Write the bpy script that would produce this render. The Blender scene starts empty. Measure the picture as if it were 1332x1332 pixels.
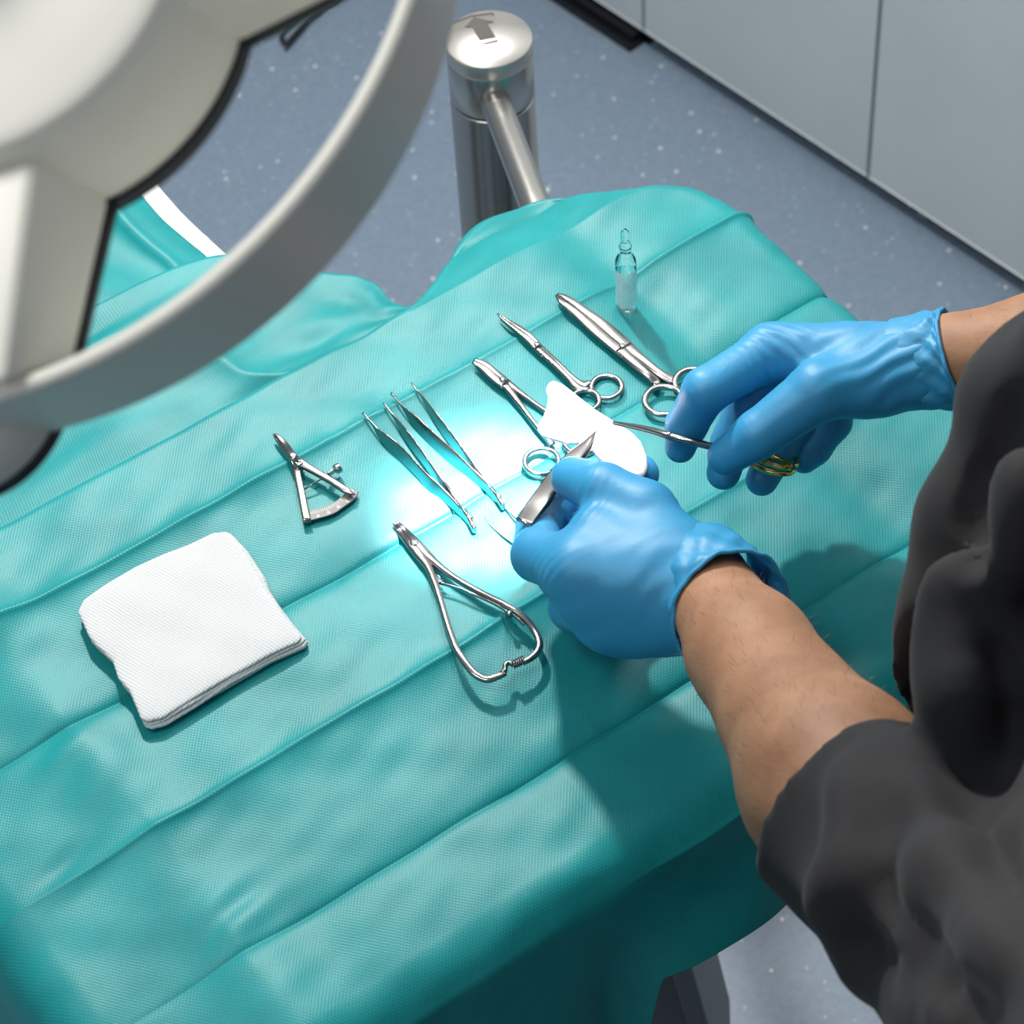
import bpy, bmesh, math, random
import numpy as np
from mathutils import Vector

random.seed(4); rng = np.random.default_rng(7)
S = bpy.context.scene
COL = S.collection
T = 0.85                                  # height of the draped table top (m)

# ------------------------------------------------------------------ camera
PITCH, ROLL, FPX = math.radians(50), math.radians(4.17), 3506.0
CAM = np.array([0, 0, 2.19])
FW = np.array([0, math.cos(PITCH), -math.sin(PITCH)])
R0 = np.array([1., 0, 0]); U0 = np.array([0, math.sin(PITCH), math.cos(PITCH)])
RT = math.cos(ROLL)*R0 - math.sin(ROLL)*U0
UP = math.sin(ROLL)*R0 + math.cos(ROLL)*U0
from mathutils import Matrix
cd = bpy.data.cameras.new('camera'); cam = bpy.data.objects.new('camera', cd); COL.objects.link(cam)
m = Matrix([[RT[0], UP[0], -FW[0], CAM[0]], [RT[1], UP[1], -FW[1], CAM[1]], [RT[2], UP[2], -FW[2], CAM[2]], [0, 0, 0, 1]])
cam.matrix_world = m
cd.sensor_width = 36; cd.sensor_fit = 'HORIZONTAL'; cd.lens = FPX/1332*36
cd.clip_start = 0.05
cd.dof.use_dof = True; cd.dof.focus_distance = 1.70; cd.dof.aperture_fstop = 13
S.camera = cam

# ------------------------------------------------------------------ colour management, world, lights
S.view_settings.view_transform = 'Standard'; S.view_settings.look = 'None'
S.view_settings.gamma = 1; S.view_settings.use_curve_mapping = False
S.view_settings.exposure = 0.0
w = bpy.data.worlds.new('world'); S.world = w; w.use_nodes = True
w.node_tree.nodes['Background'].inputs[0].default_value = (0.80, 0.90, 1.0, 1)
w.node_tree.nodes['Background'].inputs[1].default_value = 0.26

def light(name, kind, loc, target, energy, color, **kw):
    d = bpy.data.lights.new(name, kind); d.energy = energy; d.color = color
    for k, v in kw.items(): setattr(d, k, v)
    o = bpy.data.objects.new(name, d); COL.objects.link(o); o.location = loc
    o.rotation_euler = (Vector(target)-Vector(loc)).to_track_quat('-Z', 'Y').to_euler()
    return o
AIM = Vector((0.0, 1.12, T))
light('operating_lamp_light', 'AREA', (-0.30, 2.20, 2.00), (0.05, 1.2, T), 30, (1.0, 0.98, 0.93), shape='DISK', size=0.11)
light('ceiling_light_near', 'AREA', (-1.1, -0.2, 2.75), (-0.2, 1.0, 0.8), 6, (1.0, 0.97, 0.93), shape='RECTANGLE', size=1.2, size_y=0.5)
light('ceiling_light_far', 'AREA', (0.3, 2.6, 2.8), (0.3, 2.4, 0), 26, (1.0, 0.98, 0.95), shape='RECTANGLE', size=1.2, size_y=0.6)
light('spot_lamp_light', 'SPOT', (0.13, 1.36, 1.80), (-0.012, 1.140, T), 850, (1.0, 0.76, 0.88), spot_size=0.165, spot_blend=1.0, shadow_soft_size=0.012)
light('spot_lamp_halo', 'SPOT', (0.13, 1.36, 1.80), (0.0, 1.15, T), 34, (1.0, 0.86, 0.88), spot_size=0.36, spot_blend=1.0, shadow_soft_size=0.03)
light('lamp_top_fill', 'AREA', (-0.75, 0.75, 2.75), (-0.25, 0.8, 1.6), 16, (1.0, 0.98, 0.93), shape='RECTANGLE', size=0.5, size_y=0.5)  # added fill, no real fixture: brightens the top of the lamp head

# ------------------------------------------------------------------ frames of reference
def P(x, y, z):                            # where the sight line through a photo point meets the level z
    d = FW*FPX + RT*(x-666) + UP*(666-y)
    t = (z-CAM[2])/d[2]
    return CAM + d*t
def H(x, y, h): return P(x, y, T+h)
ang = math.radians(32.6)
TO = P(640, 640, T)
UX = np.array([math.cos(ang), math.sin(ang), 0]); VX = np.array([math.sin(ang), -math.cos(ang), 0])
def W(u, v, z): return TO + u*UX + v*VX + np.array([0, 0, z-T])
def Wv(u, v, z):
    u, v, z = np.broadcast_arrays(np.asarray(u, float), np.asarray(v, float), np.asarray(z, float))
    return TO + u[..., None]*UX + v[..., None]*VX + (z-T)[..., None]*np.array([0, 0, 1.])
def uv_of(p):
    d = np.asarray(p)-TO
    return float(d@UX), float(d@VX)

# ------------------------------------------------------------------ materials
def mat(name, base=(.5, .5, .5), rough=.5, metal=0, **kw):
    mt = bpy.data.materials.new(name); mt.use_nodes = True
    b = mt.node_tree.nodes['Principled BSDF']
    b.inputs['Base Color'].default_value = (*base, 1); b.inputs['Roughness'].default_value = rough; b.inputs['Metallic'].default_value = metal
    for k, v in kw.items():
        b.inputs[k.replace('_', ' ')].default_value = v
    return mt
def nd(mt, t, **kw):
    n = mt.node_tree.nodes.new(t)
    for k, v in kw.items(): setattr(n, k, v)
    return n
def lk(mt, a, b): mt.node_tree.links.new(a, b)
def bsdf(mt): return mt.node_tree.nodes['Principled BSDF']
def noise_color(mt, c1, c2, scale, detail=3, coord='Object', lo=.35, hi=.65):
    tc = nd(mt, 'ShaderNodeTexCoord'); n = nd(mt, 'ShaderNodeTexNoise'); r = nd(mt, 'ShaderNodeValToRGB')
    n.inputs['Scale'].default_value = scale; n.inputs['Detail'].default_value = detail
    r.color_ramp.elements[0].color = (*c1, 1); r.color_ramp.elements[1].color = (*c2, 1)
    r.color_ramp.elements[0].position = lo; r.color_ramp.elements[1].position = hi
    lk(mt, tc.outputs[coord], n.inputs['Vector']); lk(mt, n.outputs['Fac'], r.inputs[0]); lk(mt, r.outputs[0], bsdf(mt).inputs['Base Color'])
    return tc, n, r
def bump_noise(mt, scale, strength, dist=.001, detail=2, coord='Object', vscale=None):
    tc = nd(mt, 'ShaderNodeTexCoord'); n = nd(mt, 'ShaderNodeTexNoise'); b = nd(mt, 'ShaderNodeBump')
    n.inputs['Scale'].default_value = scale; n.inputs['Detail'].default_value = detail
    b.inputs['Strength'].default_value = strength; b.inputs['Distance'].default_value = dist
    src = tc.outputs[coord]
    if vscale:
        mp = nd(mt, 'ShaderNodeMapping'); mp.inputs['Scale'].default_value = vscale; lk(mt, src, mp.inputs['Vector']); src = mp.outputs[0]
    lk(mt, src, n.inputs['Vector']); lk(mt, n.outputs['Fac'], b.inputs['Height']); lk(mt, b.outputs[0], bsdf(mt).inputs['Normal'])
    return b

def drape_mat(name, base, light_c):
    """embossed non-woven fabric: rows of small pressed dots (UV in metres)"""
    mt = mat(name, base, .46)
    b = bsdf(mt)
    b.inputs['Sheen Weight'].default_value = .0; b.inputs['Sheen Roughness'].default_value = .4
    b.inputs['Specular IOR Level'].default_value = .40
    uvn = nd(mt, 'ShaderNodeUVMap'); uvn.uv_map = 'UVMap'
    sep = nd(mt, 'ShaderNodeSeparateXYZ'); lk(mt, uvn.outputs[0], sep.inputs[0])
    def m2(op, a, c=None, val=None):
        n = nd(mt, 'ShaderNodeMath', operation=op)
        lk(mt, a, n.inputs[0])
        if c is not None: lk(mt, c, n.inputs[1])
        if val is not None: n.inputs[1].default_value = val
        return n.outputs[0]
    sx = m2('SINE', m2('MULTIPLY', sep.outputs[0], val=2*math.pi/.0024))
    sy = m2('SINE', m2('MULTIPLY', sep.outputs[1], val=2*math.pi/.0030))
    dots = m2('MULTIPLY', sx, sy)
    n1 = nd(mt, 'ShaderNodeTexNoise'); n1.inputs['Scale'].default_value = 14; n1.inputs['Detail'].default_value = 5
    lk(mt, uvn.outputs[0], n1.inputs['Vector'])
    n2 = nd(mt, 'ShaderNodeTexNoise'); n2.inputs['Scale'].default_value = 900; n2.inputs['Detail'].default_value = 1
    lk(mt, uvn.outputs[0], n2.inputs['Vector'])
    f = m2('ADD', m2('MULTIPLY', dots, val=.12), n1.outputs['Fac'])
    f = m2('ADD', f, m2('MULTIPLY', n2.outputs['Fac'], val=.35))
    r = nd(mt, 'ShaderNodeValToRGB'); r.color_ramp.elements[0].position = .35; r.color_ramp.elements[1].position = 1.0
    r.color_ramp.elements[0].color = (*base, 1); r.color_ramp.elements[1].color = (*light_c, 1)
    lk(mt, f, r.inputs[0]); lk(mt, r.outputs[0], b.inputs['Base Color'])
    bp = nd(mt, 'ShaderNodeBump'); bp.inputs['Strength'].default_value = .15; bp.inputs['Distance'].default_value = .0004
    lk(mt, m2('ADD', dots, m2('MULTIPLY', n2.outputs['Fac'], val=1.2)), bp.inputs['Height']); lk(mt, bp.outputs[0], b.inputs['Normal'])
    # thin paper-like fabric lets a little light through
    tr = nd(mt, 'ShaderNodeBsdfTranslucent'); mix = nd(mt, 'ShaderNodeMixShader'); mix.inputs[0].default_value = .12
    lk(mt, r.outputs[0], tr.inputs[0]); out = mt.node_tree.nodes['Material Output']
    lk(mt, b.outputs[0], mix.inputs[1]); lk(mt, tr.outputs[0], mix.inputs[2]); lk(mt, mix.outputs[0], out.inputs['Surface'])
    return mt

M = {}
M['drape'] = drape_mat('teal_nonwoven', (.001, .205, .222), (.012, .325, .342))
M['floor'] = mat('speckled_vinyl', (.16, .215, .29), .42)
def floor_nodes(mt):
    b = bsdf(mt); tc = nd(mt, 'ShaderNodeTexCoord')
    v = nd(mt, 'ShaderNodeTexVoronoi'); v.inputs['Scale'].default_value = 44; lk(mt, tc.outputs['Object'], v.inputs['Vector'])
    lt = nd(mt, 'ShaderNodeMath', operation='LESS_THAN'); lt.inputs[1].default_value = .10
    v2 = nd(mt, 'ShaderNodeTexVoronoi'); v2.inputs['Scale'].default_value = 70; lk(mt, tc.outputs['Object'], v2.inputs['Vector'])
    lt2 = nd(mt, 'ShaderNodeMath', operation='LESS_THAN'); lt2.inputs[1].default_value = .12
    lk(mt, v.outputs['Distance'], lt.inputs[0]); lk(mt, v2.outputs['Distance'], lt2.inputs[0])
    # only some of the cells carry a chip
    sc = nd(mt, 'ShaderNodeSeparateColor'); lk(mt, v.outputs['Color'], sc.inputs[0])
    g = nd(mt, 'ShaderNodeMath', operation='GREATER_THAN'); g.inputs[1].default_value = .3; lk(mt, sc.outputs[0], g.inputs[0])
    mu = nd(mt, 'ShaderNodeMath', operation='MULTIPLY'); lk(mt, lt.outputs[0], mu.inputs[0]); lk(mt, g.outputs[0], mu.inputs[1])
    sc2 = nd(mt, 'ShaderNodeSeparateColor'); lk(mt, v2.outputs['Color'], sc2.inputs[0])
    g2 = nd(mt, 'ShaderNodeMath', operation='GREATER_THAN'); g2.inputs[1].default_value = .3; lk(mt, sc2.outputs[1], g2.inputs[0])
    mu2 = nd(mt, 'ShaderNodeMath', operation='MULTIPLY'); lk(mt, lt2.outputs[0], mu2.inputs[0]); lk(mt, g2.outputs[0], mu2.inputs[1])
    n = nd(mt, 'ShaderNodeTexNoise'); n.inputs['Scale'].default_value = 160; n.inputs['Detail'].default_value = 3; lk(mt, tc.outputs['Object'], n.inputs['Vector'])
    r = nd(mt, 'ShaderNodeValToRGB'); r.color_ramp.elements[0].color = (.165, .222, .295, 1); r.color_ramp.elements[1].color = (.19, .25, .328, 1)
    r.color_ramp.elements[0].position = .4; r.color_ramp.elements[1].position = .62
    lk(mt, n.outputs['Fac'], r.inputs[0])
    m1 = nd(mt, 'ShaderNodeMix', data_type='RGBA'); lk(mt, mu2.outputs[0], m1.inputs[0]); lk(mt, r.outputs[0], m1.inputs[6]); m1.inputs[7].default_value = (.33, .42, .48, 1)
    m2 = nd(mt, 'ShaderNodeMix', data_type='RGBA'); lk(mt, mu.outputs[0], m2.inputs[0]); lk(mt, m1.outputs[2], m2.inputs[6]); m2.inputs[7].default_value = (.62, .66, .62, 1)
    lk(mt, m2.outputs[2], b.inputs['Base Color'])
floor_nodes(M['floor'])
M['cab'] = mat('grey_laminate', (.42, .50, .52), .35); noise_color(M['cab'], (.53, .58, .60), (.56, .61, .63), 6)
M['plinth'] = mat('black_plinth', (.006, .007, .01), .35)
M['wall'] = mat('painted_wall', (.72, .74, .74), .8); bump_noise(M['wall'], 120, .1)
M['steel'] = mat('brushed_steel', (.56, .54, .51), .27, 1.0); bump_noise(M['steel'], 60, .12, .0005, vscale=(1, 1, 14))
M['steel_cap'] = mat('satin_steel_cap', (.66, .63, .59), .42, 1.0); bump_noise(M['steel_cap'], 500, .05, .0003)
M['inlay'] = mat('etched_grey_mark', (.045, .04, .037), .6, 0)
M['groove'] = mat('black_groove', (.01, .01, .01), .5)
M['inst'] = mat('surgical_steel', (.30, .29, .28), .21, 1.0); bump_noise(M['inst'], 500, .03, .0002)
M['polish'] = mat('polished_steel', (.40, .39, .38), .2, 1.0); bump_noise(M['polish'], 300, .05, .0002)
M['dark'] = mat('darkened_steel', (.20, .19, .18), .35, 1.0); bump_noise(M['dark'], 500, .1, .0002)
M['gold'] = mat('gold_plated', (.80, .56, .16), .2, 1.0); bump_noise(M['gold'], 300, .05, .0002)
M['mark'] = mat('engraved_mark', (.85, .85, .83), .6)
M['lampb'] = mat('lamp_enamel', (.66, .655, .60), .38); bump_noise(M['lampb'], 900, .04, .0002)
M['rubber'] = mat('black_rubber_gasket', (.012, .016, .022), .45)
M['lens'] = mat('lamp_lens', (.85, .87, .9), .1, 0, Transmission_Weight=.4)
M['white'] = mat('white_vinyl', (.74, .76, .79), .5); bump_noise(M['white'], 200, .1)
M['cord'] = mat('black_cord', (.008, .008, .01), .4)
M['pedestal'] = mat('grey_pedestal', (.10, .115, .12), .5); bump_noise(M['pedestal'], 400, .2)
M['pedside'] = mat('light_grey_leather', (.16, .175, .18), .5); bump_noise(M['pedside'], 500, .3)
M['glass'] = mat('clear_glass', (.97, 1, 1), .01, 0, Transmission_Weight=1.0, IOR=1.14, Coat_Weight=1.0, Coat_Roughness=.03)
M['fluid'] = mat('clear_fluid', (.97, 1, 1), .01, 0, Transmission_Weight=1.0, IOR=1.02)
# skin
M['skin'] = mat('skin', (.42, .215, .12), .62)
noise_color(M['skin'], (.25, .118, .060), (.37, .195, .108), 34, 6, lo=.3, hi=.7)
bump_noise(M['skin'], 420, .28, .0006, 3)
bsdf(M['skin']).inputs['Subsurface Weight'].default_value = .12
bsdf(M['skin']).inputs['Subsurface Radius'].default_value = (.012, .005, .003)
bsdf(M['skin']).inputs['Subsurface Scale'].default_value = .5
M['hair'] = mat('dark_hair', (.035, .02, .012), .55); bump_noise(M['hair'], 300, .4)
M['armhair'] = mat('fine_arm_hair', (.14, .07, .035), .5)
M['eye'] = mat('eye_white', (.8, .8, .78), .2)
M['cloth'] = mat('charcoal_scrubs', (.030, .033, .040), .8); bsdf(M['cloth']).inputs['Sheen Weight'].default_value = .06; bsdf(M['cloth']).inputs['Specular IOR Level'].default_value = .3
noise_color(M['cloth'], (.012, .013, .016), (.020, .019, .021), 5, 3); bump_noise(M['cloth'], 900, .25, .0004)
M['shoe'] = mat('white_clog', (.6, .6, .6), .5)
# glove: nitrile with fine creases
M['glove'] = mat('blue_nitrile', (.026, .255, .485), .5)
def glove_nodes(mt):
    b = bsdf(mt); tc = nd(mt, 'ShaderNodeTexCoord')
    n = nd(mt, 'ShaderNodeTexNoise'); n.inputs['Scale'].default_value = 45; n.inputs['Detail'].default_value = 2; n.inputs['Distortion'].default_value = 1.5
    mp = nd(mt, 'ShaderNodeMapping'); mp.inputs['Scale'].default_value = (1, 1, .5); mp.inputs['Rotation'].default_value = (.3, .4, .6)
    lk(mt, tc.outputs['Object'], mp.inputs['Vector']); lk(mt, mp.outputs[0], n.inputs['Vector'])
    bp = nd(mt, 'ShaderNodeBump'); bp.inputs['Strength'].default_value = .10; bp.inputs['Distance'].default_value = .003
    lk(mt, n.outputs['Fac'], bp.inputs['Height'])
    n2 = nd(mt, 'ShaderNodeTexNoise'); n2.inputs['Scale'].default_value = 700; lk(mt, tc.outputs['Object'], n2.inputs['Vector'])
    bp2 = nd(mt, 'ShaderNodeBump'); bp2.inputs['Strength'].default_value = .12; bp2.inputs['Distance'].default_value = .0003
    lk(mt, n2.outputs['Fac'], bp2.inputs['Height']); lk(mt, bp.outputs[0], bp2.inputs['Normal']); lk(mt, bp2.outputs[0], b.inputs['Normal'])
    b.inputs['Subsurface Weight'].default_value = .08; b.inputs['Subsurface Radius'].default_value = (.002, .005, .01); b.inputs['Subsurface Scale'].default_value = .5
glove_nodes(M['glove'])
# gauze: woven cotton
M['gauze'] = mat('cotton_gauze', (.54, .56, .575), .9)
def gauze_nodes(mt):
    b = bsdf(mt); tc = nd(mt, 'ShaderNodeTexCoord')
    mp = nd(mt, 'ShaderNodeMapping'); mp.inputs['Rotation'].default_value = (0, 0, math.radians(-50)); lk(mt, tc.outputs['Object'], mp.inputs['Vector'])
    wv = nd(mt, 'ShaderNodeTexWave'); wv.inputs['Scale'].default_value = 150; wv.inputs['Distortion'].default_value = 2.5; wv.inputs['Detail'].default_value = 2; wv.inputs['Detail Scale'].default_value = .3
    wv.bands_direction = 'X'; lk(mt, mp.outputs[0], wv.inputs['Vector'])
    w2 = nd(mt, 'ShaderNodeTexWave'); w2.inputs['Scale'].default_value = 200; w2.inputs['Distortion'].default_value = 2.0; w2.bands_direction = 'Y'; lk(mt, mp.outputs[0], w2.inputs['Vector'])
    ad = nd(mt, 'ShaderNodeMath', operation='ADD'); lk(mt, wv.outputs['Fac'], ad.inputs[0]); lk(mt, w2.outputs['Fac'], ad.inputs[1])
    bp = nd(mt, 'ShaderNodeBump'); bp.inputs['Strength'].default_value = .35; bp.inputs['Distance'].default_value = .0005
    lk(mt, ad.outputs[0], bp.inputs['Height']); lk(mt, bp.outputs[0], b.inputs['Normal'])
gauze_nodes(M['gauze'])
# printed ampoule label: rows of tiny unreadable print
M['label'] = mat('printed_label', (.86, .90, .92), .5)
def label_nodes(mt):
    b = bsdf(mt); uvn = nd(mt, 'ShaderNodeUVMap'); uvn.uv_map = 'UVMap'
    br = nd(mt, 'ShaderNodeTexBrick'); br.inputs['Scale'].default_value = 1; br.inputs['Brick Width'].default_value = .085; br.inputs['Row Height'].default_value = .09
    br.inputs['Mortar Size'].default_value = .034; br.inputs['Color1'].default_value = (.36, .38, .50, 1); br.inputs['Color2'].default_value = (.62, .64, .74, 1)
    br.inputs['Mortar'].default_value = (.90, .93, .95, 1); br.offset = .37
    lk(mt, uvn.outputs[0], br.inputs['Vector']); lk(mt, br.outputs['Color'], b.inputs['Base Color']); b.inputs['Alpha'].default_value = .62
label_nodes(M['label'])

# ------------------------------------------------------------------ object helpers
def tag(o, label=None, cat=None, group=None, kind=None):
    for k, v in (('label', label), ('category', cat), ('group', group), ('kind', kind)):
        if v: o[k] = v
def thing(name, label, cat, loc, group=None):
    o = bpy.data.objects.new(name, None); COL.objects.link(o); o.location = tuple(loc); o.empty_display_size = .02
    tag(o, label, cat, group); return o
def wloc(o):
    l = np.zeros(3)
    while o is not None:
        l = l + np.array(o.location); o = o.parent
    return l
def mk(name, verts, faces, material, parent=None, origin=None, smooth=True, uvs=None, label=None):
    """verts in world metres; the object's own origin is the parent's (or the given) one"""
    verts = np.asarray(verts, float)
    org = wloc(parent) if parent is not None else (np.asarray(origin, float) if origin is not None else np.array([verts[:, 0].mean(), verts[:, 1].mean(), verts[:, 2].min()]))
    me = bpy.data.meshes.new(name)
    me.from_pydata((verts-org).tolist(), [], [tuple(int(i) for i in f) for f in faces])
    if smooth: me.polygons.foreach_set('use_smooth', [True]*len(me.polygons))
    if uvs is not None:
        ul = me.uv_layers.new(name='UVMap'); idx = np.empty(len(me.loops), int); me.loops.foreach_get('vertex_index', idx)
        ul.data.foreach_set('uv', np.asarray(uvs, np.float32)[idx].ravel())
    me.materials.append(material); me.update()
    o = bpy.data.objects.new(name, me); COL.objects.link(o)
    if parent is not None: o.parent = parent
    else: o.location = org
    if label: o['label'] = label
    return o

class Geo:
    """collects shapes of ONE part"""
    def __init__(s): s.v = []; s.f = []; s.uv = []
    def add(s, v, f):
        n = len(s.v); s.v += [tuple(map(float, q)) for q in v]; s.f += [tuple(i+n for i in q) for q in f]; return s
    def build(s, name, material, parent=None, smooth=True, label=None, **kw):
        return mk(name, s.v, s.f, material, parent, smooth=smooth, label=label, **kw)

def smooth_path(pts, cols=(), n=8, closed=False):
    """Catmull-Rom through points, interpolating extra columns too"""
    A = np.array([list(p)+[c[i] for c in cols] for i, p in enumerate(pts)], float)
    N = len(A); out = []
    rngi = range(N) if closed else range(N-1)
    for i in rngi:
        if closed: p0, p1, p2, p3 = A[(i-1) % N], A[i], A[(i+1) % N], A[(i+2) % N]
        else:
            p1, p2 = A[i], A[i+1]; p0 = A[i-1] if i > 0 else 2*p1-p2; p3 = A[i+2] if i+2 < N else 2*p2-p1
        for k in range(n):
            t = k/n
            out.append(.5*((2*p1)+(-p0+p2)*t+(2*p0-5*p1+4*p2-p3)*t*t+(-p0+3*p1-3*p2+p3)*t**3))
    if not closed: out.append(A[-1])
    return np.array(out)

def loft(g, pts, w, h, n=10, up=(0, 0, 1), power=2.0, closed=False, sub=6, cap=True):
    """bar along a path: half-width w sideways, half-height h along 'up'; power>2 = squarer section"""
    L = len(pts)
    w = [w]*L if np.isscalar(w) else list(w); h = [h]*L if np.isscalar(h) else list(h)
    A = smooth_path(pts, (w, h), sub, closed) if sub > 1 else np.array([list(p)+[w[i], h[i]] for i, p in enumerate(pts)])
    p = A[:, :3]; ww = np.maximum(A[:, 3], 1e-5); hh = np.maximum(A[:, 4], 1e-5); K = len(p)
    if closed: t = np.roll(p, -1, 0)-np.roll(p, 1, 0)
    else: t = np.gradient(p, axis=0)
    t /= np.linalg.norm(t, axis=1)[:, None]+1e-12
    upv = np.asarray(up, float)
    side = np.cross(t, upv); side /= np.linalg.norm(side, axis=1)[:, None]+1e-9
    u2 = np.cross(side, t)
    V = []; Fc = []
    th = np.arange(n)*2*math.pi/n + math.pi/n
    cs = np.sign(np.cos(th))*np.abs(np.cos(th))**(2/power); sn = np.sign(np.sin(th))*np.abs(np.sin(th))**(2/power)
    for i in range(K):
        for a, b in zip(cs, sn): V.append(p[i]+side[i]*ww[i]*a+u2[i]*hh[i]*b)
    for i in range(K if closed else K-1):
        j = (i+1) % K
        for k in range(n):
            k2 = (k+1) % n
            Fc.append((i*n+k, j*n+k, j*n+k2, i*n+k2))
    if not closed and cap:
        Fc.append(tuple(range(n))); Fc.append(tuple((K-1)*n+k for k in reversed(range(n))))
    g.add(V, Fc); return g

def tube(g, pts, r, n=10, **kw): return loft(g, pts, r, r, n, **kw)

def ring(g, c, rx, ry, r, rh=None, rot=0, n=36, z_tilt=0.0):
    """oval finger ring lying level"""
    c = np.asarray(c, float); pts = []
    for i in range(n):
        a = 2*math.pi*i/n; x = rx*math.cos(a); y = ry*math.sin(a)
        pts.append(c+np.array([x*math.cos(rot)-y*math.sin(rot), x*math.sin(rot)+y*math.cos(rot), z_tilt*x]))
    return loft(g, pts, r, rh or r, 10, closed=True, sub=1)

def lathe(g, base, prof, n=40, axis=(0, 0, 1), closed_caps=True, xref=None):
    ax = np.asarray(axis, float); ax /= np.linalg.norm(ax)
    x = np.asarray(xref, float) if xref is not None else np.cross(ax, [0, 1, 0.3]); x = x-ax*(x@ax); x /= np.linalg.norm(x); y = np.cross(ax, x)
    V = []; Fc = []
    for (r, h) in prof:
        for k in range(n):
            a = 2*math.pi*k/n; V.append(np.asarray(base)+ax*h+x*r*math.cos(a)+y*r*math.sin(a))
    for i in range(len(prof)-1):
        for k in range(n):
            k2 = (k+1) % n; Fc.append((i*n+k, i*n+k2, (i+1)*n+k2, (i+1)*n+k))
    if closed_caps:
        Fc.append(tuple(reversed(range(n)))); Fc.append(tuple((len(prof)-1)*n+k for k in range(n)))
    g.add(V, Fc); return g

def box(g, c, X, Y, Z, bev=0):
    """box: centre, three half-axes (vectors); small chamfer on all edges when bev>0"""
    bm = bmesh.new(); bmesh.ops.create_cube(bm, size=2)
    c = np.asarray(c, float); B = np.array([X, Y, Z], float)
    for v in bm.verts: v.co = Vector(c + v.co.x*B[0]+v.co.y*B[1]+v.co.z*B[2])
    if bev: bmesh.ops.bevel(bm, geom=bm.edges[:], offset=bev, segments=2, affect='EDGES', profile=.5)
    bm.verts.index_update()
    g.add([v.co for v in bm.verts], [[v.index for v in f.verts] for f in bm.faces]); bm.free(); return g

def prism(g, poly, d, bev=0):
    """polygon (world points) extruded by vector d"""
    n = len(poly); poly = [np.asarray(p, float) for p in poly]; d = np.asarray(d, float)
    bm = bmesh.new(); vs = [bm.verts.new(p) for p in poly]; f = bm.faces.new(vs)
    r = bmesh.ops.extrude_face_region(bm, geom=[f]); nv = [e for e in r['geom'] if isinstance(e, bmesh.types.BMVert)]
    for v in nv: v.co += Vector(d)
    bmesh.ops.recalc_face_normals(bm, faces=bm.faces[:])
    if bev: bmesh.ops.bevel(bm, geom=bm.edges[:], offset=bev, segments=2, affect='EDGES', profile=.5)
    bm.verts.index_update()
    g.add([v.co for v in bm.verts], [[v.index for v in f.verts] for f in bm.faces]); bm.free(); return g

def grid_mesh(name, XYZ, material, parent=None, uv=None, thickness=0, origin=None):
    nu, nv, _ = XYZ.shape
    V = XYZ.reshape(-1, 3); i = np.arange(nu*nv).reshape(nu, nv)
    Fq = np.stack([i[:-1, :-1], i[1:, :-1], i[1:, 1:], i[:-1, 1:]], -1).reshape(-1, 4)
    o = mk(name, V, Fq, material, parent, origin=origin, uvs=None if uv is None else uv.reshape(-1, 2))
    if thickness:
        md = o.modifiers.new('thickness', 'SOLIDIFY'); md.thickness = thickness; md.offset = -1
    return o

# ------------------------------------------------------------------ smooth noise
def snoise(x, y, freq, seed, n=7):
    r = np.random.default_rng(seed); out = 0
    for _ in range(n):
        a = r.uniform(0, 2*math.pi); f = freq*r.uniform(.5, 1.5); ph = r.uniform(0, 6.28)
        out = out+np.sin((x*math.cos(a)+y*math.sin(a))*f*2*math.pi+ph)
    return out/math.sqrt(n)/1.2
def sst(a, b, x):
    t = np.clip((x-a)/(b-a), 0, 1); return t*t*(3-2*t)

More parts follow.
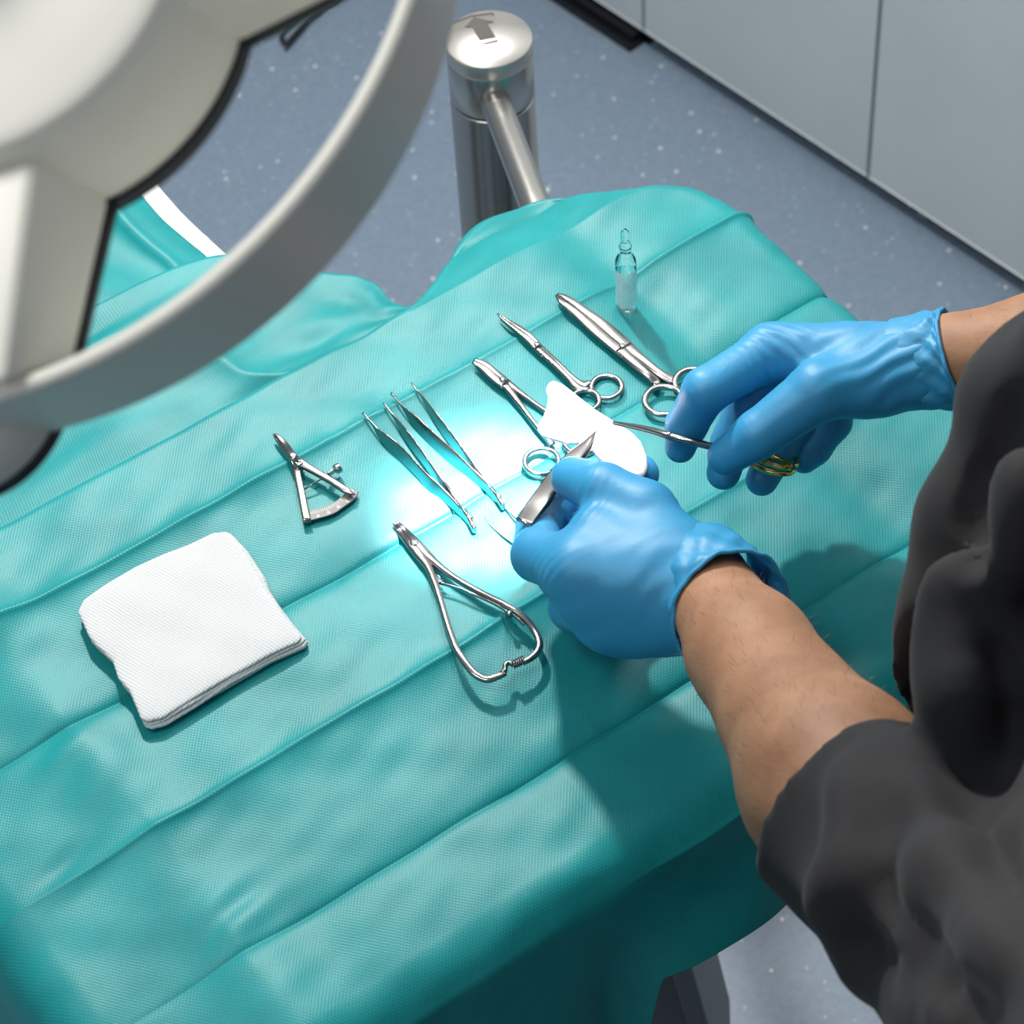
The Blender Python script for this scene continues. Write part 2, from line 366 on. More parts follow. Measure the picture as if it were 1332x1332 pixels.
# ------------------------------------------------------------------ implicit surfaces (fields -> one continuous mesh)
class Field:
    def __init__(s, lo, hi, h):
        s.lo = np.array(lo, float); s.h = h; s.n = np.ceil((np.array(hi)-s.lo)/h).astype(int)+1
        s.f = np.full(s.n, .05, np.float32)
    def region(s, lo, hi):
        a = np.clip(np.floor((np.array(lo)-s.lo)/s.h).astype(int), 0, s.n-1); b = np.clip(np.ceil((np.array(hi)-s.lo)/s.h).astype(int)+1, 1, s.n)
        sl = tuple(slice(int(a[i]), int(b[i])) for i in range(3))
        ax = [(s.lo[i]+s.h*np.arange(a[i], b[i])).astype(np.float32) for i in range(3)]
        return sl, ax[0][:, None, None], ax[1][None, :, None], ax[2][None, None, :]
    def capsule(s, a, b, ra, rb, k=.01, mode='union', flat=None):
        a = np.asarray(a, float); b = np.asarray(b, float); pad = max(ra, rb)+k+.02
        sl, X, Y, Z = s.region(np.minimum(a, b)-pad, np.maximum(a, b)+pad)
        if min(q.stop-q.start for q in sl) <= 0: return s
        ba = b-a; L = float(ba@ba)+1e-12
        t = np.clip(((X-a[0])*ba[0]+(Y-a[1])*ba[1]+(Z-a[2])*ba[2])/L, 0, 1)
        d = np.sqrt((X-a[0]-t*ba[0])**2+(Y-a[1]-t*ba[1])**2+(Z-a[2]-t*ba[2])**2)-(ra+(rb-ra)*t)
        s.combine(sl, d, k, mode); return s
    def ellipsoid(s, c, B, k=.01, mode='union'):
        """B: three half-axis vectors"""
        c = np.asarray(c, float); B = np.asarray(B, float); ln = np.linalg.norm(B, axis=1); pad = ln.max()+k+.02
        sl, X, Y, Z = s.region(c-pad, c+pad); q = 0
        for i in range(3):
            e = B[i]/ln[i]**2; q = q+((X-c[0])*e[0]+(Y-c[1])*e[1]+(Z-c[2])*e[2])**2
        d = (np.sqrt(q)-1)*ln.min(); s.combine(sl, d, k, mode); return s
    def combine(s, sl, d, k, mode):
        f = s.f[sl]
        if mode == 'union':
            hh = np.clip(.5+.5*(f-d)/k, 0, 1); s.f[sl] = f*(1-hh)+d*hh-k*hh*(1-hh)
        elif mode == 'cut':
            s.f[sl] = np.maximum(f, -d)
    def merge(s, o, k):
        hh = np.clip(.5+.5*(s.f-o.f)/k, 0, 1); s.f = s.f*(1-hh)+o.f*hh-k*hh*(1-hh)
    def plane_cut(s, p, n):
        """remove everything on the side n points to"""
        sl, X, Y, Z = s.region(s.lo, s.lo+s.n*s.h); n = np.asarray(n, float)/np.linalg.norm(n)
        s.f = np.maximum(s.f, ((X-p[0])*n[0]+(Y-p[1])*n[1]+(Z-p[2])*n[2]).astype(np.float32))
    def mesh(s):
        f = s.f; sg = f < 0
        c = sum(sg[i:sg.shape[0]-1+i, j:sg.shape[1]-1+j, k:sg.shape[2]-1+k].astype(np.int8) for i in (0, 1) for j in (0, 1) for k in (0, 1))
        act = (c > 0) & (c < 8); idx = np.argwhere(act); N = len(idx)
        ids = np.full(act.shape, -1, np.int64); ids[act] = np.arange(N)
        cor = [(i, j, k) for i in (0, 1) for j in (0, 1) for k in (0, 1)]
        val = {q: f[idx[:, 0]+q[0], idx[:, 1]+q[1], idx[:, 2]+q[2]] for q in cor}
        acc = np.zeros((N, 3)); cnt = np.zeros(N)
        for q in cor:
            for a in range(3):
                if q[a] == 0:
                    q2 = list(q); q2[a] = 1; v0 = val[q]; v1 = val[tuple(q2)]; m_ = (v0 < 0) != (v1 < 0)
                    t = np.where(m_, v0/(v0-v1+1e-12), 0); pnt = np.tile(np.array(q, float), (N, 1)); pnt[:, a] = t
                    acc[m_] += pnt[m_]; cnt[m_] += 1
        V = s.lo+s.h*(idx+acc/np.maximum(cnt, 1)[:, None])
        Fs = []
        for a in range(3):
            b, c2 = (a+1) % 3, (a+2) % 3
            s0 = [slice(None)]*3; s1 = [slice(None)]*3; s0[a] = slice(0, -1); s1[a] = slice(1, None)
            A, B = sg[tuple(s0)], sg[tuple(s1)]; e = np.argwhere(A != B)
            e = e[(e[:, b] > 0) & (e[:, c2] > 0) & (e[:, b] < f.shape[b]-1) & (e[:, c2] < f.shape[c2]-1)]
            fl = A[e[:, 0], e[:, 1], e[:, 2]]
            def at(db, dc):
                q = e.copy(); q[:, b] -= db; q[:, c2] -= dc; return ids[q[:, 0], q[:, 1], q[:, 2]]
            Q = np.stack([at(1, 1), at(0, 1), at(0, 0), at(1, 0)], 1)
            Q[~fl] = Q[~fl][:, ::-1]; Fs.append(Q)
        Q = np.concatenate(Fs); Q = Q[(Q >= 0).all(1)]
        return V, Q
def relax(V, Q, it=2, lam=.5):
    e = np.concatenate([Q[:, [0, 1]], Q[:, [1, 2]], Q[:, [2, 3]], Q[:, [3, 0]]]); e = np.concatenate([e, e[:, ::-1]])
    cnt = np.bincount(e[:, 0], minlength=len(V)).astype(float)[:, None]
    for _ in range(it):
        acc = np.stack([np.bincount(e[:, 0], V[e[:, 1], i], len(V)) for i in range(3)], 1); V = V+lam*(acc/np.maximum(cnt, 1)-V)
    return V
def vnormals(V, Q):
    n = np.cross(V[Q[:, 2]]-V[Q[:, 0]], V[Q[:, 3]]-V[Q[:, 1]]); N = np.zeros_like(V)
    for k in range(4):
        for i in range(3): N[:, i] += np.bincount(Q[:, k], n[:, i], len(V))
    return N/(np.linalg.norm(N, axis=1)[:, None]+1e-12)

# ================================================================== THE SETTING
g = Geo(); box(g, (0.6, 1.6, -.03), (3.4, 0, 0), (0, 3.4, 0), (0, 0, .03))
fl = g.build('floor', M['floor'], smooth=False); fl['kind'] = 'structure'

ca = math.radians(-50.7); CD = np.array([math.cos(ca), math.sin(ca), 0]); CN = np.array([-math.sin(-ca)*-1, 0, 0])
CN = np.array([math.sin(ca), -math.cos(ca), 0])          # outward normal of the cabinet fronts
if CN @ (CAM-P(840, 40, .1)) < 0: CN = -CN
CA = P(838, 40, .03); CB = P(1132, 228, .03); wid = float((CB-CA)@CD)
def cab_unit(x0, x1, label, flush_plinth=False):
    base = CA+CD*((x0+x1)/2)-CN*.28; base[2] = 0
    t = thing('storage_cabinet', label, 'cabinet', base, 'grey cabinets along the right wall')
    mid = CA+CD*((x0+x1)/2); hw = (x1-x0)/2
    g = Geo(); box(g, np.array([*(mid-CN*.30)[:2], .465]), CD*(hw-.0012), CN*.2795, (0, 0, .4345), .002); g.build('body', M['cab'], t, smooth=False)
    g = Geo(); box(g, np.array([*(mid-CN*.009)[:2], .465]), CD*(hw-.0022), CN*.009, (0, 0, .4345), .0015); d = g.build('door', M['cab'], t, smooth=False)
    dep = .012 if flush_plinth else .055
    g = Geo(); box(g, np.array([*(mid-CN*(dep+.2))[:2], .0145]), CD*(hw-.0014), CN*.2, (0, 0, .0145), .001); g.build('plinth', M['plinth'], t, smooth=False)
    if flush_plinth:
        g = Geo(); box(g, np.array([*(mid+CN*.004)[:2], .006]), CD*(hw-.01), CN*.012, (0, 0, .005), .001); box(g, np.array([*(mid+CN*.002)[:2], .021]), CD*(hw-.01), CN*.006, (0, 0, .003), .001)
        g.build('plinth_rail', M['plinth'], t, smooth=False)
    return t
cab_unit(-.62, 0, 'grey laminate cabinet on a black plinth, at the top behind the steel post', True)
cab_unit(0, wid, 'grey laminate cabinet between the two vertical door gaps at the top right')
cab_unit(wid, wid+.62, 'grey laminate cabinet at the right edge, above the gloved right wrist')
mid = CA+CD*.15-CN*.30
g = Geo(); box(g, np.array([*mid[:2], .9155]), CD*1.05, CN*.31, (0, 0, .015), .003)
wt = g.build('worktop', M['white'], smooth=False); tag(wt, 'pale worktop lying across the row of grey cabinets', 'worktop')
g = Geo(); mw = CA+CD*.15-CN*.66; box(g, np.array([*mw[:2], 1.4]), CD*1.7, CN*.04, (0, 0, 1.4)); ww_ = g.build('wall_right', M['wall'], smooth=False); ww_['kind'] = 'structure'

# ================================================================== STEEL POST WITH ARM
PC = P(635.5, 50, .78); PR = float(np.linalg.norm(P(579, 52, .78)-P(692, 48, .78)))/2
t = thing('steel_post', 'thick brushed steel post with an arrow on its round cap', 'post', (PC[0], PC[1], 0))
pc0 = np.array([PC[0], PC[1], 0])
g = Geo(); lathe(g, pc0, [(PR*1.55, 0), (PR*1.6, .004), (PR*1.6, .02), (PR*1.5, .028), (PR, .03), (PR, .718), (PR*.985, .7195), (PR*.985, .7205)], 64); g.build('column', M['steel'], t)
g = Geo(); lathe(g, pc0, [(PR*.95, .7195), (PR*.95, .7245)], 64); g.build('groove', M['groove'], t)
g = Geo(); lathe(g, pc0, [(PR*.975, .7235), (PR, .7245), (PR, .7645), (PR*.985, .766)], 64); g.build('head', M['steel'], t)
g = Geo(); lathe(g, pc0, [(PR*.99, .7655), (PR*1.015, .7665), (PR*1.015, .7785), (PR*.995, .78)], 64); cap_ = g.build('cap', M['steel_cap'], t)
def capmark(pts, name='arrow_mark'):
    g = Geo(); prism(g, [P(560+x/5.125, y/5.125, .7801) for x, y in pts], (0, 0, .0004)); return g.build(name, M['inlay'], cap_, smooth=False)
capmark([(290, 116), (422, 145), (378, 155), (434, 248), (328, 272), (277, 180), (228, 183)])
capmark([(339, 291), (445, 267), (452, 279), (346, 303)], 'bar_mark')
capmark([(146, 148), (270, 103), (410, 86), (426, 96), (418, 101), (405, 93), (272, 110), (160, 152), (154, 158)], 'edge_mark')
b0 = P(640, 122, .742); b1 = P(694, 262, .755)
bd = (b1-b0)/np.linalg.norm(b1-b0); b0 = b0-bd*.02; b2 = b1+bd*.25; b2[2] = .77
g = Geo(); tube(g, [b0, b0+bd*.04, b1, b2], .0122, 28, sub=1)
g.build('arm', M['steel'], t)
g = Geo(); q0 = b0+bd*.020; tube(g, [q0, q0+bd*.003, q0+bd*.005], [.0152, .0148, .0128], 28, sub=1); g.build('arm_collar', M['polish'], t)

# ================================================================== INSTRUMENT TABLE (under the drape)
U_L, U_R, V_B, V_F = -.40, .28, -.17, .255
tb = thing('instrument_table', 'instrument table hidden by the teal drape, its grey foot showing under the hem', 'table', (*W(-.02, .09, 0)[:2], 0))
def uvbox(g, u, v, z, hu, hv, hz, bev): box(g, W(u, v, z), UX*hu, VX*hv, (0, 0, hz), bev)
g = Geo(); uvbox(g, (U_L+U_R)/2, (V_B+V_F)/2, T-.028, (U_R-U_L)/2-.05, (V_F-V_B)/2-.05, .010, .006); g.build('tabletop', M['pedestal'], tb, smooth=False)
g = Geo(); lathe(g, W(-.15, .05, 0), [(.13, .06), (.13, .075), (.035, .09), (.035, .82)], 32); g.build('column', M['steel'], tb)
# wide sloping foot
f0 = P(815, 1262, .34); f1 = P(900, 1262, .34); f2 = P(921, 1336, .22)
dn = (f2-f1); dn = dn/dn[2]*-1
def dropto(p, z): return p+dn*(p[2]-z)
top_l = dropto(f0, .60); top_r = dropto(f1, .60); bot_r = dropto(f1, .03); bot_l = dropto(f0, .03)
nr = np.cross(top_r-top_l, bot_r-top_r); nr /= np.linalg.norm(nr)
if nr @ (CAM-f1) > 0: nr = -nr
g = Geo(); prism(g, [top_l, top_r, bot_r, bot_l], nr*.10, .004); g.build('pedestal_foot', M['pedestal'], tb, smooth=False)
sd = (top_r-top_l)/np.linalg.norm(top_r-top_l)
g = Geo(); prism(g, [top_r-sd*.016-nr*.003, top_r+sd*.0015-nr*.003, bot_r+sd*.0015-nr*.003, bot_r-sd*.016-nr*.003], nr*.104, .002); g.build('foot_edge', M['pedside'], tb, smooth=False)

# ================================================================== MAIN DRAPE
def crease_h(u, v):
    """relief of the pressed folds on the sheet (metres)"""
    wob = .0008*np.sin(u*9+1)+.0006*snoise(u, v*0, 6, 3)
    h = np.zeros_like(u)
    amp = .75+.35*snoise(u, v*.3, 3, 5)
    for i, (v0, s) in enumerate([(-.102, 1), (-.006, -1), (.092, 1), (.195, -1), (.288, 1), (.385, -1), (-.215, -1)]):
        d = np.abs(v-v0-wob)
        h = h+s*amp*(.0042*np.exp(-d/.013)+.0022*np.exp(-d/.0022))
    wob2 = .003*np.sin(v*15)+.001*snoise(u*0, v, 9, 8)
    for u0, s, ww2, a in [(-.315, 1, .026, .0080), (.190, -1, .022, .0065), (-.56, 1, .02, .002), (-.06, 1, .03, .0006)]:
        d = u-u0-wob2; fr = ((v+.006) % .098)/.098
        h = h+s*a*(.75+.4*snoise(u*.3, v, 7, 11))*np.exp(-(d/ww2)**2)+s*.0009*np.exp(-np.abs(d)/.005)*np.exp(-np.minimum(fr, 1-fr)/.14)
    h = h+.0015*snoise(u, v, 5, 21)+.0006*snoise(u, v, 14, 22)+.00025*snoise(u*.6, v, 40, 23)
    h = h*(1-.30*sst(.262, .28, v)-.65*sst(.262, .28, v)*np.exp(-((u+.12)/.05)**2))
    # small puckers where folds cross
    for (cu, cv) in [(-.30, .17), (-.37, .085), (-.33, .005)]:
        r2 = ((u-cu)**2+(v-cv)**2)
        h = h+.0011*np.exp(-r2/.022**2)*np.sin((u-cu)*60+(v-cv)*230)
    return h
def drape_xyz(s, t):
    rc = .045
    qs = np.clip(s, U_L+rc, U_R-rc); qt = np.clip(t, V_B+rc, V_F-rc)
    ws, wt_ = s-qs, t-qt; L = np.sqrt(ws**2+wt_**2)+1e-9; ns, nt = ws/L, wt_/L
    # straight back edge keeps a sharp ridge
    d = np.maximum(L-rc, 0)
    rb = .008+.022*sst(-.2, .6, nt)+.020*sst(.2, .9, -ns)+.006*sst(.2, .9, ns)
    arc = rb*1.45
    bulge = .060*sst(.03, .17, s)*(1-.35*sst(.24, .30, s))*sst(.1, .75, -nt)*sst(-.9, -.3, ns*0-.3)
    bulge = .058*sst(.045, .16, s)*(1-sst(.19, .255, s))*sst(.25, .8, -nt)
    d1 = np.minimum(d, bulge); d2 = d-d1
    da = np.minimum(d2, arc); hz = d1*.93+rb*np.sin(da/rb); dz = d1*.34+rb*(1-np.cos(da/rb))
    rest = np.maximum(d2-arc, 0)
    th = .16
    hz = hz+rest*math.sin(th); dz = dz+rest*math.cos(th)
    per = np.where(np.abs(nt) > np.abs(ns), s, t*1.0+5)
    wave = (.012*np.sin(per*24+1.0)+.007*np.sin(per*51+2.0))*sst(0, .25, rest)
    # pleat on the front side
    wave = wave+sst(.2, .9, nt)*sst(.0, .12, rest)*(.034*np.exp(-((s+.06)/.06)**2)-.020*np.exp(-((s+.125)/.025)**2)+.02*sst(-.16, -.32, s))
    hz = hz+wave
    base_s = np.where(L > rc, qs+ns*rc, s); base_t = np.where(L > rc, qt+nt*rc, t)
    hh = crease_h(s, t)
    fade = sst(.03, .0, d)
    # relief goes along the surface normal
    up = np.where(d2 > 0, np.cos(da/rb), 1.0); outw = np.where(d2 > 0, np.sin(np.minimum(da/rb, 1.57)), 0.0)
    u = base_s+ns*(hz+hh*outw); v = base_t+nt*(hz+hh*outw); z = T-.0015-dz+hh*up
    return u, v, z
NS, NT = 520, 700
sv = np.linspace(U_L-.30, U_R+.20, NS)[:, None]*np.ones((1, NT))
hem = .44-.315*sst(-.145, -.095, sv+.0)+.010*np.sin(sv*26)
tau = np.linspace(0, 1, NT)[None, :]
QF = .80                                   # share of the rows spent on the flat top and back flap
tv = np.where(tau < QF, (V_B-.17)+(V_F+.03-(V_B-.17))*tau/QF, V_F+.03+(hem-.03)*(tau-QF)/(1-QF))
u_, v_, z_ = drape_xyz(sv, tv)
uvw = np.stack([sv, tv], -1)
dr = grid_mesh('surgical_drape', Wv(u_, v_, z_), M['drape'], None, uvw, .0006, origin=W(-.05, .05, T-.3))
tag(dr, 'teal creased surgical drape spread over the instrument table', 'drape')
def zt(p):                                 # drape height under a point
    u, v = uv_of(p); return T+float(crease_h(np.array([[u]]), np.array([[v]]))[0, 0])-.0015
def TP(x, y, h):
    """point h above the drape, seen at photo point (x, y)"""
    p = P(x, y, T+h); return P(x, y, zt(p)+h)

# ================================================================== PATIENT CHAIR AND ITS DRAPES (behind, left)
ZC = .775
strip_o = [(150, 150), (180, 195), (205, 236), (240, 276), (270, 304), (303, 334), (330, 366)]
strip_i = [(118, 165), (150, 212), (178, 253), (210, 291), (240, 316), (270, 339), (300, 372)]
ch = thing('treatment_chair', 'white treatment chair whose edge shows beside the teal drape at the left', 'chair', (*P(60, 330, .0)[:2]*0+P(100, 380, ZC)[:2], 0))
g = Geo(); poly = [P(x, y, ZC) for x, y in strip_o]+[P(300, 470, ZC), P(-100, 470, ZC), P(-100, 150, ZC)]
prism(g, [p for p in poly], (0, 0, -.07), .006); g.build('backrest', M['white'], ch, smooth=False)
cc = P(40, 400, ZC)
g = Geo(); lathe(g, (cc[0], cc[1], 0), [(.22, 0), (.22, .03), (.06, .05), (.06, .71)], 32); g.build('pedestal', M['pedestal'], ch)
# drape over the backrest
rows = []
po = smooth_path([P(x, y, ZC+.004) for x, y in strip_i], n=10)
far = smooth_path([P(x, y, ZC+.012) for x, y in [(-80, 160), (-80, 230), (-80, 290), (-60, 350), (-20, 400), (20, 430), (40, 460)]], n=10)
K = 60
G = np.zeros((len(po), K, 3))
for j in range(K):
    q = j/(K-1); G[:, j] = po*(1-q)+far*q
    G[:, j, 2] += .010*np.sin(min(q*6, 1)*1.57)+.004*np.sin(q*7+np.arange(len(po))*.06)+.006*math.exp(-abs(q-.18)/.03)
dd = grid_mesh('chair_drape', G, M['drape'], None, np.stack([np.linspace(0, .3, len(po))[:, None]*np.ones((1, K)), np.linspace(0, .3, K)[None, :]*np.ones((len(po), 1))], -1), .002)
tag(dd, 'teal drape over the white treatment chair, seen through the lamp frame', 'drape')
# rumpled drape between chair and table
outl = [(-260, 470), (-120, 440), (0, 425), (70, 412), (125, 396), (185, 366), (240, 343), (290, 331), (340, 337), (395, 347), (427, 355), (460, 358), (478, 364), (492, 372), (505, 388), (515, 395), (535, 400), (560, 402), (600, 396)]
ZB = T-.030
qo = smooth_path([P(x, y, ZB) for x, y in outl], n=12)
ub = np.linspace(-.50, .13, len(qo)); K = 90
lo_ = Wv(ub, np.full_like(ub, V_B+.004), np.full_like(ub, T-.022))
G = np.zeros((len(qo), K+14, 3))
xx = np.linspace(0, .7, len(qo))
for j in range(K):
    q = j/(K-1); p = lo_*(1-q)+qo*q
    wdt = np.linalg.norm(qo-lo_, axis=1)
    rel = sst(0, .15, np.full_like(wdt, q))*sst(1.0, .85, np.full_like(wdt, q))
    p[:, 2] += rel*(.005*snoise(xx, np.full_like(xx, q*.25), 3, 31)+.005*np.exp(-np.abs(q-.55-.25*np.sin(xx*9))/.05)+.002*snoise(xx*.5, np.full_like(xx, q*.3), 12, 32))
    p[:, 2] -= .010*math.exp(-q/.03)
    G[:, j] = p
out_dir = (qo-lo_); out_dir[:, 2] = 0; out_dir /= np.linalg.norm(out_dir, axis=1)[:, None]+1e-9
for j in range(14):
    a = (j+1)/14; G[:, K+j] = qo+out_dir*(.012*math.sin(min(a*5, 1.57)))-np.array([0, 0, .16*a])
dd = grid_mesh('rumpled_drape', G, M['drape'], None, np.stack([xx[:, None]*np.ones((1, K+14)), np.linspace(0, .35, K+14)[None, :]*np.ones((len(qo), 1))], -1), .001)
tag(dd, 'rumpled teal drape lying behind the straight back edge of the instrument table', 'drape')
sup = thing('side_support', 'padded side support hidden under the rumpled teal drape behind the table', 'support', (*P(250, 470, .7)[:2], 0))
sc_ = W(-.17, -.235, .72)
g = Geo(); box(g, (sc_[0], sc_[1], .70), UX*.14, VX*.03, (0, 0, .04), .02); g.build('pad', M['white'], sup, smooth=False)
g = Geo(); lathe(g, (sc_[0], sc_[1], 0), [(.12, 0), (.12, .02), (.03, .03), (.03, .67)], 24); g.build('stand', M['steel'], sup)

# black cord loop hanging over the floor at the top
g = Geo(); z0 = .006
tube(g, smooth_path([P(x, y, z0) for x, y in [(470, -50), (440, -5), (412, 12), (392, 38), (374, 55), (366, 46), (378, 28), (398, 10), (420, 2), (450, -30)]], n=8), .0032, 10, sub=1)
tube(g, smooth_path([P(x, y, z0+.004) for x, y in [(455, -50), (425, 0), (400, 25), (384, 44), (370, 60)]], n=8), .003, 10, sub=1)
cb = g.build('cord', M['cord']); tag(cb, 'looped black cord lying on the floor at the top, left of the steel post', 'cord')

# ================================================================== OPERATING LAMP (near the camera, upper left)
def sight(x, y):
    d = FW*FPX+RT*(x-666)+UP*(666-y); return d/np.linalg.norm(d)
LC = CAM+sight(-60, -80)*1.0
LA = TO-LC; LA /= np.linalg.norm(LA)
LX = np.cross(LA, [0, 0, 1]); LX /= np.linalg.norm(LX); LY = np.cross(LX, LA)
def lp(x, y, a): return LC+LX*x+LY*y+LA*a
def lamp_loc(px, py, off):
    d = sight(px, py); tt = ((LC+LA*off-CAM)@LA)/(d@LA); q = CAM+d*tt-LC; return float(q@LX), float(q@LY)
lamp = thing('surgical_lamp', 'large pale surgical lamp with outer ring and spokes, blurred at the upper left', 'lamp', LC)
def latheoff(g, cx, cy, prof, n=128):
    """profile of (radius, height, centre shift) rings round the lamp axis"""
    V = []; Fc = []
    for r, h in prof:
        for k in range(n):
            a = 2*math.pi*k/n; V.append(lp(cx+r*math.cos(a), cy+r*math.sin(a), h))
    m_ = len(prof)
    for i in range(m_):
        j = (i+1) % m_
        for k in range(n):
            k2 = (k+1) % n; Fc.append((i*n+k, j*n+k, j*n+k2, i*n+k2))
    g.add(V, Fc)
RX, RY = -.024, .014
g = Geo(); latheoff(g, RX, RY, [(.1980, .0022), (.1978, .0008), (.1968, -.0006), (.1954, -.0012), (.1935, -.0012), (.1925, -.0004), (.1920, .0008), (.1880, .020), (.1750, .074), (.1752, .0772), (.1766, .0784), (.1790, .0788), (.1826, .0788), (.1846, .0780), (.1858, .0764), (.1862, .0740), (.1976, .0050)])
g.build('outer_ring', M['lampb'], lamp)
BX, BY = .012, -.006
g = Geo()
prof = [(.0001, -.034), (.035, -.032), (.062, -.0288), (.078, -.0255), (.0820, -.0245), (.0836, -.0232), (.0845, -.0212), (.0848, -.0190), (.0846, -.0165), (.0816, .024), (.0813, .0265), (.0806, .029), (.079, .033), (.0001, .034)]
V = []; Fc = []; n = 128
for r, h in prof:
    for k in range(n):
        a = 2*math.pi*k/n; sh = (h+.02)/.05; V.append(lp(BX+.012*np.clip(sh, 0, 1)+r*math.cos(a), BY-.004*np.clip(sh, 0, 1)+r*math.sin(a), h))
for i in range(len(prof)-1):
    for k in range(n):
        k2 = (k+1) % n; Fc.append((i*n+k, (i+1)*n+k, (i+1)*n+k2, i*n+k2))
g.add(V, Fc); g.build('lamp_body', M['lampb'], lamp)
g = Geo(); latheoff(g, BX+.013, BY-.005, [(.070, .031), (.0815, .031), (.082, .036), (.070, .037)]); g.build('gasket', M['rubber'], lamp)
g = Geo(); latheoff(g, BX+.013, BY-.005, [(.001, .034), (.070, .034), (.070, .038), (.001, .040)]); g.build('lens', M['lens'], lamp)
# spokes: wedge shaped arms from body to ring, seen between photo points
def spoke(pts_top, pts_bot, o_top, o_bot):
    a = [lp(*lamp_loc(*q, o_top), o_top) for q in pts_top]; b = [lp(*lamp_loc(*q, o_bot), o_bot) for q in pts_bot]
    n = len(a); V = a+b; Fc = [tuple(range(n)), tuple(reversed(range(n, 2*n)))]
    for i in range(n): j = (i+1) % n; Fc.append((i, i+n, j+n, j))
    bm = bmesh.new(); vs = [bm.verts.new(v) for v in V]
    for f in Fc: bm.faces.new([vs[i] for i in f])
    bmesh.ops.recalc_face_normals(bm, faces=bm.faces[:])
    bmesh.ops.bevel(bm, geom=bm.edges[:], offset=.0035, segments=4, affect='EDGES', profile=.5)
    bm.verts.index_update(); g = Geo(); g.add([v.co for v in bm.verts], [[v.index for v in f.verts] for f in bm.faces]); bm.free()
    return g
top1 = [(52, 150), (-90, 60), (-140, 480), (6, 500)]
bot1 = [(146, 262), (0, 160), (-60, 505), (98, 472)]
spoke(top1, bot1, -.012, .030).build('spoke', M['lampb'], lamp)
top2 = [(200, 20), (150, -60), (330, -190), (420, -90)]
bot2 = [(313, 58), (240, -40), (380, -150), (470, -20)]
spoke(top2, bot2, -.012, .030).build('spoke', M['lampb'], lamp)
def seal(pts, off, r=.0022):
    g = Geo(); tube(g, [lp(*lamp_loc(*q, off), off) for q in pts], r, 10, sub=1); return g
seal([(147, 258), (122, 365), (98, 470)], .0325, .0028).build('spoke_gasket', M['rubber'], lamp)
seal([(312, 58), (372, 30), (436, -4), (500, -40)], .0325, .0028).build('spoke_gasket', M['rubber'], lamp)
# light pod hanging below the ring at the left edge
g = Geo(); tube(g, smooth_path([LC-LA*.02, LC-LA*.10, LC+np.array([-.16, .02, .26]), LC+np.array([-.55, .10, .62]), LC+np.array([-.80, .12, 1.15])], n=8), .019, 20, sub=1); g.build('support_arm', M['lampb'], lamp)
px_, py_ = lamp_loc(-60, 505, .075)
g = Geo(); latheoff(g, px_, py_, [(.001, .045), (.035, .046), (.041, .052), (.0425, .075), (.040, .082), (.001, .083)], 96); g.build('light_pod', M['lampb'], lamp)
g = Geo(); latheoff(g, px_, py_, [(.034, .080), (.0415, .080), (.0425, .086), (.034, .088)], 96); g.build('pod_gasket', M['rubber'], lamp)

# ================================================================== INSTRUMENTS ON THE DRAPE
def Z(ox, oy, sc): return lambda x, y: (ox+x/sc, oy+y/sc)
# ---- caliper
z = Z(340, 550, 8.88)
cl = thing('surgical_caliper', 'small steel caliper with a graduated arc and side screw, left of the tweezers', 'caliper', TP(*z(500, 700), .0))
def cp(x, y, h=.004): return TP(*z(x, y), h)
g = Geo(); loft(g, [cp(138, 135, .006), cp(175, 180, .006), cp(250, 270, .0055), cp(345, 400, .005), cp(400, 500, .005), cp(425, 640, .005), cp(480, 900, .005), cp(530, 1150, .005)],
     [.0004, .0014, .0022, .0025, .0025, .0025, .0026, .0028], [.0006, .0010, .0016, .002, .002, .002, .002, .002], 12, power=5); g.build('fixed_arm', M['inst'], cl)
g = Geo(); loft(g, [cp(152, 130, .008), cp(200, 165, .008), cp(280, 260, .008), cp(365, 385, .008), cp(440, 455, .008), cp(580, 540, .008), cp(780, 655, .008), cp(960, 770, .008), cp(1040, 815, .0075), cp(1085, 828, .007)],
     [.0004, .0014, .0021, .0025, .0028, .0025, .0023, .0023, .0012, .0003], [.0006, .0010, .0014, .0016, .0016, .0016, .0016, .0016, .001, .0004], 12, power=5); g.build('moving_arm', M['inst'], cl)
g = Geo(); c = cp(435, 472, .0085); lathe(g, c, [(.0026, -.006), (.0028, .0005), (.0024, .0016), (.0012, .0018), (.0010, .0012)], 24); g.build('pivot', M['polish'], cl)
inner = [(555, 1030), (680, 1000), (800, 955), (900, 890), (975, 825), (1040, 765)]
outer = [(570, 1140), (710, 1105), (850, 1055), (980, 965), (1080, 890), (1125, 805)]
V = []; Fc = []; A1 = smooth_path([cp(x, y, .0035) for x, y in inner], n=6); A2 = smooth_path([cp(x, y, .0035) for x, y in outer], n=6); n = len(A1)
g = Geo()
prism(g, list(A1)+list(A2[::-1]), (0, 0, .0014), .0003); M['arc'] = mat('matt_steel_scale', (.13, .13, .13), .55, .4); bump_noise(M['arc'], 900, .05, .0002)
arc_ = g.build('graduated_arc', M['arc'], cl, smooth=False)
g = Geo()
for i in range(27):
    q = (i+.7)/28*(n-1); a = int(q); fr = q-a; pa = A1[a]*(1-fr)+A1[min(a+1, n-1)]*fr; pb = A2[a]*(1-fr)+A2[min(a+1, n-1)]*fr
    l0, l1 = (.12, .62) if i % 5 == 3 else (.12, .45)
    e0 = pa*(1-l0)+pb*l0; e1 = pa*(1-l1)+pb*l1; off = np.array([0, 0, .0015]); loft(g, [e0+off, e1+off], .00013, .0001, 4, sub=1)
o = g.build('scale_marks', M['mark'], arc_, smooth=False); o['kind'] = 'stuff'
